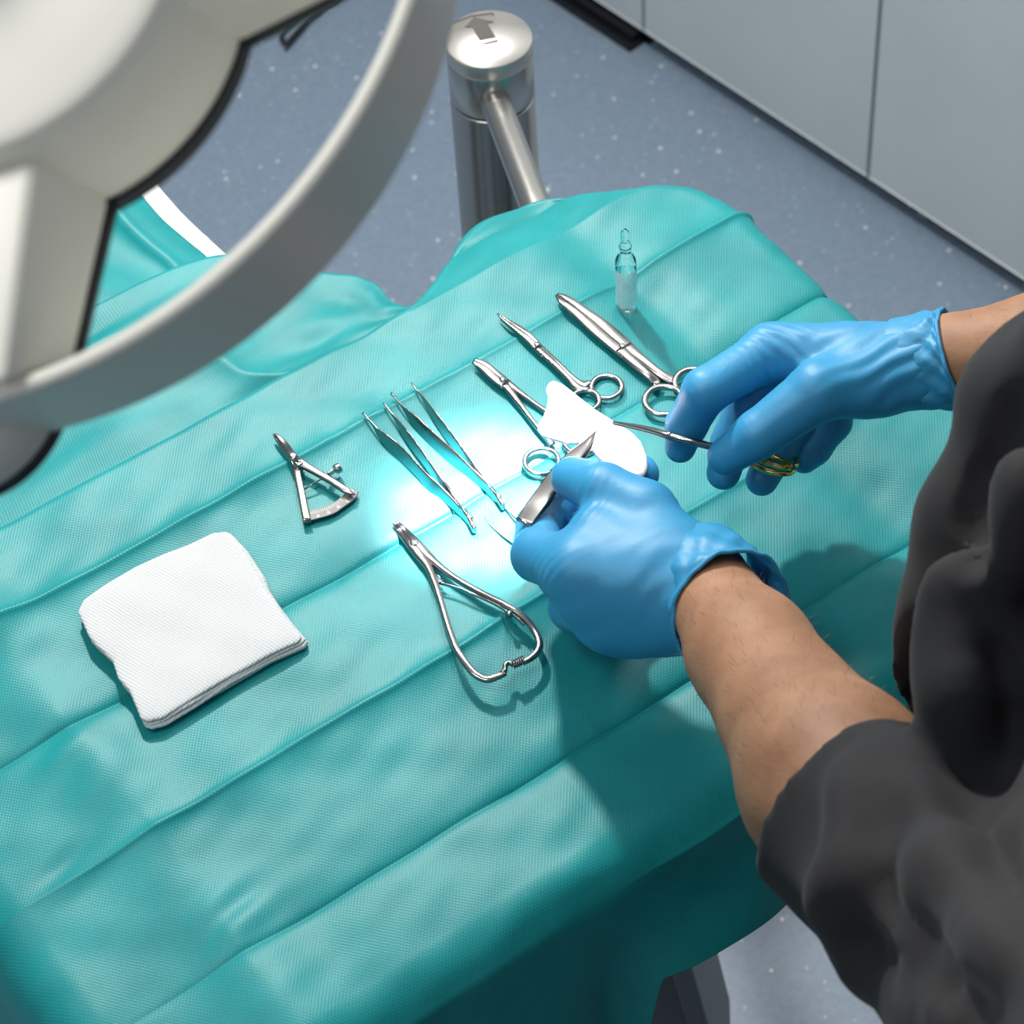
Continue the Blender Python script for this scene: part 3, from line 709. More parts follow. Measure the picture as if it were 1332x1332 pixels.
def text_mesh(s, name, parent, c, dirx, diry, size, material):
    cu = bpy.data.curves.new(name, 'FONT'); cu.body = s; cu.size = size; cu.extrude = .00006; cu.align_x = 'CENTER'; cu.align_y = 'CENTER'
    ob = bpy.data.objects.new(name, cu); COL.objects.link(ob); bpy.context.view_layer.update()
    me = ob.evaluated_get(bpy.context.evaluated_depsgraph_get()).to_mesh()
    vs = [np.asarray(c)+dirx*v.co.x+diry*v.co.y+np.array([0, 0, v.co.z]) for v in me.vertices]; fs = [tuple(p.vertices) for p in me.polygons]
    bpy.data.objects.remove(ob); return mk(name, vs, fs, material, parent, smooth=False)
for s_, x, y in [('20', 655, 1080), ('15', 775, 1042), ('10', 890, 975), ('5', 990, 905)]:
    dx = cp(x+60, y-30)-cp(x, y); dx[2] = 0; dx /= np.linalg.norm(dx); dy = np.array([-dx[1], dx[0], 0])
    text_mesh(s_, 'engraved_number', arc_, cp(x, y, .0051), dx, dy, .0026, M['mark'])
g = Geo(); tube(g, [cp(490, 772, .005), cp(600, 700, .0062), cp(700, 640, .0068), cp(780, 592, .0072)], [.0006, .0006, .0009, .0009], 12, sub=1); g.build('screw_rod', M['polish'], cl)
g = Geo(); ax = cp(860, 545, .0075)-cp(770, 600, .0075); ax /= np.linalg.norm(ax); pp = cp(775, 592, .0075)
lathe(g, pp, [(.0017, 0), (.0018, .004), (.0013, .005), (.0013, .0056)], 20, ax)
kn = []; nn = 40
for k in range(nn): pass
lathe(g, pp+ax*.0056, [(.0031, 0), (.0034, .0006), (.0034, .0030), (.0030, .0036)], 14, ax); g.build('thumb_screw', M['polish'], cl, smooth=False)

# ---- thumb forceps (tweezers) lying on their sides
def adson(name, label, la, ra, butt, z):
    t = thing(name, label, 'tweezers', TP(*z(*butt), 0), 'steel thumb forceps lying side by side')
    hs = [.0006, .0009, .0034, .0060, .0068, .0062, .0048, .0038, .0032]; ws = [.0006, .0007, .0005, .0005, .0005, .0005, .0006, .0009, .0013]
    for nm, pth in (('blade', la), ('blade', ra)):
        g = Geo(); hb = [.0055, .0055, .0056, .0058, .0058, .0054, .0044, .0040, .0038]
        loft(g, [TP(*z(*q), hb[i]) for i, q in enumerate(pth)], ws, hs, 8, up=(-.1, .6, 1), power=6, sub=8); g.build(nm, M['inst'], t)
    e = TP(*z(*butt), .0038); pe = TP(*z(*la[-1]), .0038); dr_ = (e-pe); L = np.linalg.norm(dr_); dr_ /= L
    g = Geo(); loft(g, [pe-dr_*.010, pe-dr_*.003, pe+dr_*L*.6, e, e+dr_*.0006], [.0011, .0016, .0017, .0015, .0008], [.0030, .0031, .0032, .0030, .002], 10, power=5, sub=3); g.build('joint', M['polish'], t)
    g = Geo(); sdv = np.cross(dr_, [0, 0, 1]); m_ = pe*.4+e*.6; box(g, m_+np.array([0, 0, .0031]), dr_*.0016, sdv*.0009, (0, 0, .0004), .0001); g.build('slot', M['groove'], t, smooth=False)
    return t
z = Z(450, 480, 5.791)
adson('thumb_forceps', 'left one of two slim steel tweezers on the drape, nearer the caliper',
      [(128, 330), (195, 405), (250, 485), (320, 560), (450, 680), (600, 840), (710, 930), (840, 1050), (935, 1150)],
      [(285, 255), (345, 335), (395, 410), (450, 500), (550, 640), (690, 840), (800, 985), (880, 1085), (945, 1145)], (968, 1215), z)
adson('thumb_forceps', 'right one of two slim steel tweezers on the drape, lying in the bright spot',
      [(340, 180), (410, 262), (470, 340), (545, 425), (690, 570), (830, 690), (950, 795), (1070, 900), (1150, 985)],
      [(495, 105), (560, 190), (610, 268), (690, 395), (830, 590), (950, 755), (1050, 885), (1110, 950), (1160, 985)], (1185, 1040), z)

# ---- ring-handled instruments
def scissor_like(name, label, cat, blades, shanks, rings, pivot, bw, material='inst', h=.0045, ringr=.0015, thick=.0016, group=None):
    t = thing(name, label, cat, TP(*pivot, 0), group)
    for i in range(2):
        g = Geo(); hh = h+(.0012 if i == 0 else -.0006)
        loft(g, [TP(*q, hh) for q in blades[i]], bw[i], [thick*.5]+[thick*.8]*(len(blades[i])-1), 12, power=4, sub=6)
        loft(g, [TP(*q, hh) for q in shanks[i][0]], shanks[i][1], [thick]*len(shanks[i][0]), 12, power=3, sub=6)
        g.build('blade', M[material], t)
        c, rx, ry = rings[i]; cc_ = TP(*c, hh); rxm = rx/2000; rym = ry/2000
        g = Geo(); a = math.radians(20); ring(g, cc_, rxm, rym, ringr, ringr*.8, a); g.build('finger_ring', M['polish'], t)
    g = Geo(); lathe(g, TP(*pivot, h), [(.0021, -.003), (.0022, .0032), (.0015, .0038)], 20); g.build('pivot_screw', M['polish'], t)
    return t
# iris scissors: closed blades
z = Z(640, 380, 4.757)
def zz(l): return [z(*q) for q in l]
scissor_like('small_scissors', 'small pointed steel scissors, middle one of the three ring-handled tools', 'scissors',
    [zz([(33, 136), (90, 190), (190, 262), (275, 345), (330, 395)]), zz([(38, 134), (100, 180), (205, 250), (290, 340), (340, 385)])],
    [(zz([(275, 345), (380, 440), (470, 530), (530, 590), (600, 605)]), [.0026, .0024, .0022, .0030, .0018]), (zz([(290, 340), (395, 435), (490, 525), (560, 575), (610, 560)]), [.0026, .0024, .0022, .0030, .0018])],
    [(z(575, 672), 19, 19), (z(708, 586), 20.5, 20.5)], z(280, 342), [[.0002, .0011, .0022, .0026, .0026], [.0002, .0011, .0022, .0026, .0026]], ringr=.0019)
# Mayo scissors
scissor_like('large_scissors', 'largest steel scissors, blunt tipped, lying between ampoule and gloved right hand', 'scissors',
    [zz([(398, 22), (440, 70), (540, 150), (650, 245), (790, 360), (830, 395)]), zz([(408, 14), (470, 45), (580, 125), (700, 215), (830, 330), (870, 370)])],
    [(zz([(790, 355), (880, 440), (960, 510), (1015, 560), (1010, 590)]), [.0044, .0036, .0030, .0032, .0020]), (zz([(830, 335), (930, 420), (1030, 500), (1110, 545), (1140, 540)]), [.0044, .0036, .0034, .0040, .0024])],
    [(z(1062, 670), 25.5, 25.5), (z(1245, 560), 25, 25)], z(808, 350), [[.0010, .0024, .0034, .0042, .0044, .0040]]*2, h=.005, ringr=.0022, thick=.0019)
# hemostat / needle holder partly under the gauze
z = Z(600, 370, 2.775)
scissor_like('needle_holder', 'straight steel needle holder with a blunt tip, its shanks running under the held gauze', 'needle holder',
    [zz([(42, 280), (75, 300), (115, 335), (160, 368)]), zz([(47, 272), (85, 290), (125, 325), (165, 358)])],
    [(zz([(155, 360), (210, 430), (275, 515), (310, 555), (330, 580)]), [.0030, .0020, .0018, .0022, .0026]), (zz([(160, 352), (230, 405), (300, 455), (370, 505), (420, 545)]), [.0030, .0019, .0018, .0020, .0024])],
    [(z(290, 638), 22.5, 22.5), (z(432, 566), 22, 22)], z(150, 352), [[.0012, .0026, .0032, .0034]]*2, ringr=.0018, material='inst')
# Mathieu needle holder with spring handles
z = Z(480, 640, 4.44)
mh = thing('spring_handle_needle_holder', 'needle holder with bowed spring handles and ratchet, lowest instrument on the drape', 'needle holder', TP(*z(500, 700), 0))
def mp_(x, y): 
    k = np.clip((y-350)/650, 0, 1); return TP(*z(x, y), .0045+.009*k)
g = Geo(); loft(g, [mp_(146, 178), mp_(185, 235), mp_(240, 300), mp_(300, 372), mp_(345, 440), mp_(385, 540), mp_(420, 650), mp_(462, 790), mp_(512, 920), mp_(585, 1025), mp_(640, 1068), mp_(690, 1082), mp_(745, 1065), mp_(790, 1045)],
     [.0013, .0026, .0033, .0036, .0026, .0022, .0021, .0021, .0022, .0023, .0023, .0022, .0020, .0018], [.0010, .0018, .002, .002, .002, .0020, .0019, .0019, .0019, .0019, .0019, .0019, .0017, .0015], 14, power=3.2); g.build('left_handle', M['inst'], mh)
g = Geo(); loft(g, [mp_(158, 172), mp_(205, 225), mp_(262, 285), mp_(325, 355), mp_(400, 425), mp_(500, 500), mp_(640, 580), mp_(790, 655), mp_(890, 720), mp_(955, 800), mp_(984, 870), mp_(975, 920), mp_(935, 960), mp_(890, 985)],
     [.0013, .0026, .0033, .0034, .0025, .0021, .0021, .0021, .0022, .0023, .0023, .0022, .0020, .0018], [.0010, .0018, .002, .002, .0020, .0020, .0019, .0019, .0019, .0019, .0019, .0018, .0016, .0014], 14, power=3.2); g.build('right_handle', M['inst'], mh)
g = Geo(); lathe(g, mp_(262, 305), [(.0026, -.003), (.0028, .0026), (.0020, .0032)], 20); g.build('pivot', M['polish'], mh)
g = Geo(); a_, b_ = mp_(205, 238), mp_(165, 190); loft(g, [a_+[0, 0, .0021], b_+[0, 0, .0016]], .0003, .0002, 4, sub=1); g.build('jaw_line', M['groove'], mh)
g = Geo(); loft(g, [mp_(408, 527), mp_(500, 552), mp_(620, 600), mp_(740, 655), mp_(815, 708)], .0004, [.0013]*5, 6, power=5); g.build('leaf_spring', M['polish'], mh)
g = Geo(); loft(g, [mp_(830, 708), mp_(865, 735), mp_(897, 770)], .0006, [.0012]*3, 6, power=5); g.build('spring_tail', M['polish'], mh)
g = Geo(); lathe(g, mp_(812, 708)+[0, 0, -.001], [(.0018, 0), (.0019, .003), (.0013, .0036)], 18); g.build('spring_screw', M['polish'], mh)
g = Geo(); loft(g, [mp_(378, 480), mp_(392, 500), mp_(400, 525), mp_(428, 512)], .0006, .0012, 6, power=4, sub=3); loft(g, [mp_(385, 478), mp_(410, 497), mp_(408, 520)], .0005, .0011, 6, power=4, sub=3); g.build('spring_hook', M['polish'], mh)
g = Geo(); loft(g, [mp_(765, 1052), mp_(785, 1030), mp_(788, 1000), mp_(812, 985), mp_(832, 1000)], [.0016, .0017, .0015, .0014, .0012], .0018, 10, power=4, sub=2); g.build('ratchet_catch', M['inst'], mh)
for i in range(5):
    g = Geo(); q = i/4; c0 = mp_(838+50*q, 1000-22*q); loft(g, [c0+[0, .0026, 0.001], c0+[.0004, -.0024, 0.001]], .0007, .0016, 6, power=3, sub=1); g.build('ratchet_tooth', M['dark'], mh)

# ---- thin needles near the hand
g = Geo(); z = Z(480, 640, 4.44)
tube(g, [TP(*z(665, 142), .001), TP(*z(700, 190), .001), TP(*z(755, 240), .0015), TP(*z(825, 292), .002), TP(*z(900, 335), .003)], [.0001, .0004, .0006, .0007, .0007], 8)
o = g.build('probe_tip', M['dark']); tag(o, 'thin pointed dark wire probe reaching out under the gloved left hand', 'probe')
g = Geo(); tube(g, [TP(*z(768, 75), .001), TP(*z(800, 110), .002), TP(*z(850, 155), .004), TP(*z(890, 185), .006)], [.0003, .0005, .0006, .0006], 8)
o = g.build('steel_wire', M['polish']); tag(o, 'short bright steel wire between the right tweezers and the held forceps', 'wire')

# ---- glass ampoule
AC = TP(815, 401, 0); AC = AC+np.array([0, 0, .0005])
am = thing('glass_ampoule', 'clear glass ampoule with a printed label standing upright on the drape', 'ampoule', AC)
prof = [(.0035, .0004), (.0060, .0), (.0070, .0010), (.0073, .0025), (.0073, .0440), (.0070, .0468), (.0060, .0492), (.0043, .0508), (.0035, .0525), (.0037, .0545), (.0041, .0570), (.0041, .0600), (.0036, .0625), (.0026, .0640), (.0026, .0655), (.0031, .0675), (.0032, .0700), (.0026, .0730), (.0014, .0748), (.0002, .0752)]
g = Geo(); lathe(g, AC, prof, 40)
inn = [(max(r-.0006, .0001), h) for r, h in prof[3:-2]]; inn = [(.0001, .0022)]+inn+[(.0001, .0738)]

g.build('vial', M['glass'], am)
g = Geo(); lathe(g, AC, [(.0002, .0021), (.0064, .0022), (.0068, .003), (.0068, .036), (.0002, .0362)], 36); g.build('liquid', M['fluid'], am)
n = 40; V = []; UVl = []; a0 = math.radians(-170); a1 = math.radians(35)
for i in range(n):
    a = a0+(a1-a0)*i/(n-1)
    for j, hgt in enumerate((.0075, .0400)): V.append(AC+np.array([.00745*math.cos(a), .00745*math.sin(a), hgt])); UVl.append((i/(n-1), j))
mk('printed_label', V, [(2*i, 2*i+2, 2*i+3, 2*i+1) for i in range(n-1)], M['label'], am, uvs=np.array(UVl))
g = Geo(); ring(g, AC+np.array([0, 0, .0595]), .0041, .0041, .00035, None, 0, 40); g.build('score_ring', M['groove'], am, label='dark scored ring around the neck')

# ---- folded gauze pad (four plies)
def slab(polys, zc, th, h, name, material, parent=None, uv=None, puff=None):
    """soft-edged sheet from an outline: implicit 2-D distance swept along z"""
    pts = np.array(polys)[:, :2]; lo = pts.min(0)-.006; hi = pts.max(0)+.006
    zlo, zhi = zc-.016, zc+.022
    F_ = Field((*lo, zlo), (*hi, zhi), h)
    sl, X, Y, Zz = F_.region(F_.lo, F_.lo+F_.n*F_.h)
    X2 = X[:, :, 0]*np.ones((1, Y.shape[1])); Y2 = Y[:, :, 0]*np.ones((X.shape[0], 1)); X2, Y2 = np.broadcast_arrays(X[:, :, 0], Y[:, :, 0])
    d = np.full(X2.shape, 1e9); ins = np.zeros(X2.shape, bool); n = len(pts)
    for i in range(n):
        a, b = pts[i], pts[(i+1) % n]; e = b-a; wx, wy = X2-a[0], Y2-a[1]; tt = np.clip((wx*e[0]+wy*e[1])/(e@e+1e-12), 0, 1)
        d = np.minimum(d, (wx-e[0]*tt)**2+(wy-e[1]*tt)**2)
        c1 = (a[1] <= Y2) != (b[1] <= Y2); xi = a[0]+(Y2-a[1])/(e[1]+1e-12)*e[0]; ins ^= c1 & (X2 < xi)
    d2 = np.sqrt(d)*np.where(ins, -1, 1)
    hz = puff(X2, Y2, d2) if puff else 0*X2
    zc2 = (zc+hz)[:, :, None]; qx = np.maximum(d2[:, :, None]+th, 0); qz = np.maximum(np.abs(Zz-zc2)-th*.05, 0)
    F_.f = (np.sqrt(qx**2+qz**2)-th).astype(np.float32)
    V, Q = F_.mesh(); V = relax(V, Q, 2); return mk(name, V, Q, material, parent)
GP = thing('gauze_pad', 'square white folded gauze pad lying at the left on the drape', 'gauze', TP(250, 830, 0))
gp = [(103, 806), (112, 790), (145, 766), (178, 748), (218, 728), (250, 716), (282, 702), (301, 700), (322, 722), (345, 758), (352, 776), (378, 812), (401, 838), (396, 845), (352, 866), (300, 896), (255, 924), (216, 948), (196, 953), (187, 950), (172, 914), (158, 898), (150, 872), (128, 852), (118, 840), (112, 824)]
gb = [TP(x, y, .002) for x, y in gp]; gc = sum(gb)/len(gb)
for li in range(4):
    r_ = np.random.default_rng(50+li); sc_l = 1-.006*li; sh = r_.uniform(-.0012, .0012, 2)
    pl = [(gc+(p-gc)*(sc_l+r_.uniform(-.006, .006)))[:2]+sh for p in gb]
    slab(pl, T+.0032+.0019*li, .00125, .0011, 'gauze_layer', M['gauze'], GP, puff=lambda X, Y, D, s=li: .0006*snoise(X, Y, 22, 70+s)-.0008*np.exp(D/.004))

# ================================================================== HANDS AND GLOVES
def finger(F_, J, R_):
    for i in range(len(J)-1): F_.capsule(J[i], J[i+1], R_[i], R_[i+1], .0035)
# knuckle creases are added as displacement rings along each finger
def crease_disp(V, N, rings_):
    for (c, ax_, r, amp, freq) in rings_:
        c = np.asarray(c); ax_ = np.asarray(ax_)/np.linalg.norm(ax_); q = V-c; t_ = q@ax_; rr = np.linalg.norm(q, axis=1)
        wgt = np.exp(-(rr/r)**2)
        wob = .6*np.sin(q[:, 0]*180)+.5*np.sin(q[:, 1]*150+1)
        V = V+N*(amp*wgt*np.sin(t_*freq+wob))[:, None]
    return V

# ---- right hand
Rw = H(1228, 468, .128)
RH = {
 'index': ([H(1003, 458, .118), H(918, 508, .122), H(893, 553, .092), H(885, 582, .076)], [.0165, .0143, .0128, .0098]),
 'middle': ([H(1022, 478, .100), H(972, 525, .088), H(952, 575, .072), H(941, 615, .060)], [.0155, .0138, .0128, .0108]),
 'ring': ([H(1050, 492, .092), H(1035, 545, .070), H(1008, 590, .054), H(991, 624, .044)], [.0150, .0134, .0124, .0104]),
 'pinky': ([H(1085, 500, .090), H(1082, 548, .066), H(1058, 582, .052), H(1046, 596, .046)], [.0140, .0125, .0114, .0098]),
 'thumb': ([H(1135, 495, .122), H(1065, 508, .128), H(985, 566, .108), H(945, 594, .094)], [.0210, .0185, .0148, .0118]),
}
def build_hand(joints, wrist, wrist_r, armdir, palm, h=.0013, grow=0.0, k=.010):
    allp = [p for J, _ in joints.values() for p in J]+[wrist+armdir*.03]+[q for q, *_ in palm]
    lo = np.min(allp, 0)-.045; hi = np.max(allp, 0)+.045
    A_ = Field(lo, hi, h)
    for nm, (J, R_) in joints.items():
        B_ = Field(lo, hi, h); finger(B_, J, [r+grow for r in R_]); A_.merge(B_, .0012)
    C_ = Field(lo, hi, h)
    C_.capsule(wrist, wrist+armdir*.012, wrist_r+grow, wrist_r+grow, .012)
    for (a, b, ra, rb) in palm: C_.capsule(a, b, ra+grow, rb+grow, .014)
    A_.merge(C_, k)
    return A_
def palm_of(joints, wrist, wr):
    out = []
    for nm, (J, R_) in joints.items():
        if nm == 'thumb': continue
        off = (J[0]-wrist); out.append((J[0], wrist+off*.12, R_[0]*1.0, wr*.62))
    out.append((joints['thumb'][0][0], wrist, joints['thumb'][1][0], wr*.75))
    a = joints['index'][0][0]; b = joints['pinky'][0][0]
    out.append((a*.8+wrist*.2, b*.8+wrist*.2, .0150, .0150)); out.append((a*.55+wrist*.45, b*.5+wrist*.5, .0180, .0180))
    return out

person = thing('person', 'person in charcoal scrubs and blue gloves, leaning over the drape from the right', 'person', W(.12, .60, 0))

R_el = W(.42, .38, 1.06)
Rdir = (R_el-Rw)/np.linalg.norm(R_el-Rw)
L_w = H(928, 778, .100)
L_el = P(1172, 1142, T+.200)
Ldir = (L_el-L_w)/np.linalg.norm(L_el-L_w)
LH = {
 'thumb': ([H(880, 735, .098), H(838, 668, .104), H(785, 638, .106), H(745, 622, .094)], [.0220, .0200, .0165, .0135]),
 'index': ([H(752, 742, .098), H(700, 722, .078), H(700, 684, .058), H(728, 652, .052)], [.0190, .0162, .0135, .0112]),
 'middle': ([H(768, 775, .085), H(730, 748, .050), H(778, 672, .040), H(832, 617, .050)], [.0180, .0145, .0134, .0125]),
 'ring': ([H(790, 800, .072), H(745, 790, .042), H(765, 752, .026), H(795, 735, .026)], [.0170, .0145, .0125, .0105]),
 'pinky': ([H(822, 812, .062), H(785, 812, .036), H(795, 785, .022), H(820, 770, .022)], [.0155, .0130, .0110, .0095]),
}
rp = palm_of(RH, Rw, .027); lpm = palm_of(LH, L_w, .031)
lpm.append((H(780, 700, .100), H(850, 735, .100), .020, .024))
lpm.append((H(800, 805, .066), L_w+np.array([0, 0, -.01]), .020, .024))

def cuff(path, n=72, seed=1, thick=.0007, bead=.0014, wr=.0012):
    """thin open sleeve through oriented rings: (centre, normal, side_dir, ra, rb)"""
    r_ = np.random.default_rng(seed); ph = r_.uniform(0, 6.28, 8); V = []; Fc = []
    th = np.arange(n)*2*math.pi/n
    C0 = [np.concatenate([np.asarray(c, float), np.asarray(nn_, float), np.asarray(s, float), [ra, rb]]) for c, nn_, s, ra, rb in path]
    A = smooth_path(C0, n=10); K = len(A)
    def rows(off):
        out = []
        for i, a in enumerate(A):
            c, nn_, s, ra, rb = a[:3], a[3:6], a[6:9], a[9], a[10]; nn_ = nn_/np.linalg.norm(nn_); s = s-nn_*(s@nn_); s /= np.linalg.norm(s); t2 = np.cross(nn_, s)
            q = i/(K-1); am_ = wr*sst(.0, .4, np.array(q))*(1-.5*q)
            w_ = am_*(np.sin(th*7+ph[0]+q*9)+.7*np.sin(th*13+ph[1]-q*14)+.5*np.sin(th*3+ph[2]+q*5)+.4*np.sin(th*23+q*20))
            out.append([c+s*(ra+w_[k]+off)*math.cos(th[k])+t2*(rb+w_[k]+off)*math.sin(th[k]) for k in range(n)])
        return out
    o = rows(0); i_ = rows(-thick)
    V = [p for r in o for p in r]+[p for r in i_ for p in r]; m_ = K*n
    for i in range(K-1):
        for k in range(n):
            k2 = (k+1) % n; Fc.append((i*n+k, i*n+k2, (i+1)*n+k2, (i+1)*n+k)); Fc.append((m_+i*n+k, m_+(i+1)*n+k, m_+(i+1)*n+k2, m_+i*n+k2))
    for k in range(n):
        k2 = (k+1) % n; Fc.append(((K-1)*n+k, (K-1)*n+k2, m_+(K-1)*n+k2, m_+(K-1)*n+k))
    g = Geo(); g.add(V, Fc)
    loft(g, o[-1], bead, bead, 8, up=A[-1][3:6], closed=True, sub=1)
    return g

def glove(joints, wrist, wr, adir, palm, creases, cuffpath, label, seed):
    F_ = build_hand(joints, wrist, wr, adir, palm)
    V, Q = F_.mesh(); V = relax(V, Q, 3); N = vnormals(V, Q)
    V = crease_disp(V, N, creases)
    g = cuff(cuffpath, seed=seed)
    nv = len(V); verts = np.concatenate([V, np.array(g.v)]); faces = [tuple(q) for q in Q]+[tuple(i+nv for i in f) for f in g.f]
    return mk('glove', verts, faces, M['glove'], person, label=label)
def kn_creases(J, amp=.00025):
    out = []
    for i in (1, 2): out.append((J[i], J[i]-J[i-1], .011, amp, 1500))
    out.append((J[0]*.6+J[1]*.4, J[1]-J[0], .013, amp*.7, 1300)); return out
cr = []
for nm in RH: cr += kn_creases(RH[nm][0])
cr.append((H(1010, 455, .13), H(1000, 480, .12)-H(1040, 440, .12), .02, .0005, 900))
cr.append((H(1180, 470, .14), H(1120, 440, .13)-H(1160, 500, .12), .045, .0007, 520))
n1 = Rdir; sdr = np.array([0, .3, 1.0])
rimC = (H(1222, 404, .150)+H(1266, 531, .106))/2; rimS = (H(1222, 404, .150)-H(1266, 531, .106)); rimH = np.linalg.norm(rimS)/2; rimS /= np.linalg.norm(rimS)
sight_r = (rimC-CAM)/np.linalg.norm(rimC-CAM); rimN = np.cross(rimS, np.cross(Rdir, rimS)); rimN /= np.linalg.norm(rimN)
cA = Rw-Rdir*.030; cB = Rw-Rdir*.008
glove(RH, cA, .0245, Rdir, rp, cr,
      [(cA, Rdir, rimS, .0285, .0285), (cB, Rdir, rimS, .0300, .0300), (Rw*.4+rimC*.6, rimN, rimS, rimH*.98, .033), (rimC, rimN, rimS, rimH, .034)], None, 3)
cr = []
for nm in LH: cr += kn_creases(LH[nm][0])
cr.append((H(760, 645, .12), H(740, 620, .1)-H(790, 640, .1), .014, .0004, 1000))
cr.append((H(700, 735, .11), H(690, 700, .1)-H(720, 760, .1), .02, .0002, 1000))
cr.append((H(880, 740, .13), H(800, 700, .12)-H(860, 780, .12), .040, .0003, 430))
l0, l1_ = H(884, 838, .088), H(1012, 742, .108)
lC = (l0+l1_)/2; lS = l0-l1_; lHh = np.linalg.norm(lS)/2; lS /= np.linalg.norm(lS); lN = Ldir-lS*(Ldir@lS); lN /= np.linalg.norm(lN)
cA = L_w-Ldir*.034; cB = L_w-Ldir*.014
glove(LH, cA, .0270, Ldir, lpm, cr,
      [(cA, Ldir, lS, .0335, .0315), (cB, Ldir, lS, .0358, .0345), (L_w*.5+lC*.5, lN, lS, lHh*.95, .0365), (lC+Ldir*.004, lN, lS, lHh*1.01, .039)], None, 9)

# ================================================================== BODY, SCRUBS
shL, shR = W(-.125, .70, 1.21), W(.205, .535, 1.23)
nk = (shL+shR)/2+np.array([0, 0, .055]); fwd = np.cross([0, 0, 1], shR-shL)*1.0; fwd /= np.linalg.norm(fwd)
if fwd @ (TO-nk) < 0: fwd = -fwd
side = (shR-shL)/np.linalg.norm(shR-shL)
hd = nk+fwd*.015+np.array([0, 0, .165])
mid_ = (shL+shR)/2; pel = mid_-fwd*.13; pel[2] = .84
hipL, hipR = pel-side*.085, pel+side*.085
hh_ = .006
allp = np.array([shL, shR, hd, hipL, hipR, Rw, L_w, L_el, R_el])
lo = allp.min(0)-.19; hi = allp.max(0)+.16; lo[2] = -.01
B = Field(lo, hi, hh_)
def torso(F_, gr=0, k=.05):
    F_.capsule(shL+side*.03, shR-side*.03, .062+gr, .062+gr, k)
    c1 = mid_+np.array([0, 0, -.11])+fwd*.005; F_.ellipsoid(c1, [side*(.165+gr), fwd*(.115+gr), np.array([0, 0, .20])], k)
    c2 = mid_*.35+pel*.65; c2[2] = 1.0; F_.ellipsoid(c2+fwd*.01, [side*(.15+gr), fwd*(.115+gr), np.array([0, 0, .19])], k)
    F_.ellipsoid(pel, [side*(.165+gr), fwd*(.115+gr), np.array([0, 0, .14])], k)
torso(B)
B.capsule(nk-np.array([0, 0, .04]), hd-np.array([0, 0, .06]), .058, .052, .03)
hf = fwd*.75-np.array([0, 0, .66]); hf /= np.linalg.norm(hf); hup = fwd*.66+np.array([0, 0, .75]); hup /= np.linalg.norm(hup)      # bowed head looks at the hands
B.ellipsoid(hd, [side*.074, hf*.092, hup*.112], .02)
B.ellipsoid(hd-hup*.055+hf*.035, [side*.052, hf*.055, hup*.055], .02)
B.capsule(hd+hf*.092+hup*.005, hd+hf*.108-hup*.03, .008, .013, .008)
B.capsule(hd+hf*.085+hup*.028-side*.04, hd+hf*.085+hup*.028+side*.04, .010, .010, .01)
B.capsule(hd+hf*.085-hup*.06-side*.018, hd+hf*.085-hup*.06+side*.018, .007, .007, .008)
for s_ in (-1, 1): B.ellipsoid(hd+side*s_*.078-hup*.01, [side*.012, hf*.018, hup*.032], .006)
for s_, sh_, el, wr_, dr2 in ((-1, shL, L_el, L_w, Ldir), (1, shR, R_el, Rw, Rdir)):
    B.capsule(sh_, el, .036, .036, .03)
    d_ = (wr_-el); 
    B.capsule(el, el+d_*.30, .046, .0485, .02); B.capsule(el+d_*.30, el+d_*.78, .0485, .034, .02); B.capsule(el+d_*.78, wr_, .034, .0270, .015)
    J = LH if s_ < 0 else RH
    B.capsule(wr_, wr_-dr2*.04, .024, .018, .012)
    for nm, (jj, rr) in J.items():
        B.capsule(wr_*.8+jj[0]*.2, jj[0], .012, max(rr[0]-.004, .008), .008)
        for i in range(3): B.capsule(jj[i], jj[i+1], max(rr[i]-.0035, .006), max(rr[i+1]-.0035, .006), .004)
footL, footR = hipL-side*.01, hipR+side*.01
for s_, hp in ((-1, hipL), (1, hipR)):
    kn_ = hp+fwd*.02; kn_ = np.array([kn_[0], kn_[1], .48]); an = np.array([hp[0], hp[1], .09])-fwd*.0
    B.capsule(hp, kn_, .082, .056, .03); B.capsule(kn_, an, .054, .038, .02); B.capsule(an-np.array([0, 0, .045]), an+fwd*.14-np.array([0, 0, .055]), .034, .028, .02)
V, Q = B.mesh(); V = relax(V, Q, 3); mk('body', V, Q, M['skin'], person)
BV, BQ, BN = V, Q, vnormals(V, Q)

# scrubs top, with sleeves ending past the elbows
Cf = Field(lo-.03, hi+.03, .0055)
torso(Cf, .016, .06)
Cf.capsule(shL+side*.02, shL*.5+L_el*.5, .062, .056, .03)
cuffL = L_el-Ldir*.012; LLEN = np.linalg.norm(L_el-L_w); LCF = .80
Cf.capsule(shL*.5+L_el*.5, L_el, .056, .0505, .02); Cf.capsule(L_el, cuffL-Ldir*.060, .0520, .0555, .012)
Cf.capsule(shR-side*.02, shR*.5+R_el*.5, .078, .074, .04); cuffR = R_el-Rdir*.02
Cf.capsule(shR*.5+R_el*.5, R_el, .074, .066, .03); Cf.capsule(R_el, cuffR, .064, .062, .02)
# loose cloth: folds as raised ridges of fabric, placed on the near side of the garment
def fold(pts, r, k=.03, z_=None):
    for i in range(len(pts)-1): Cf.capsule(pts[i], pts[i+1], r[i], r[i+1], k)
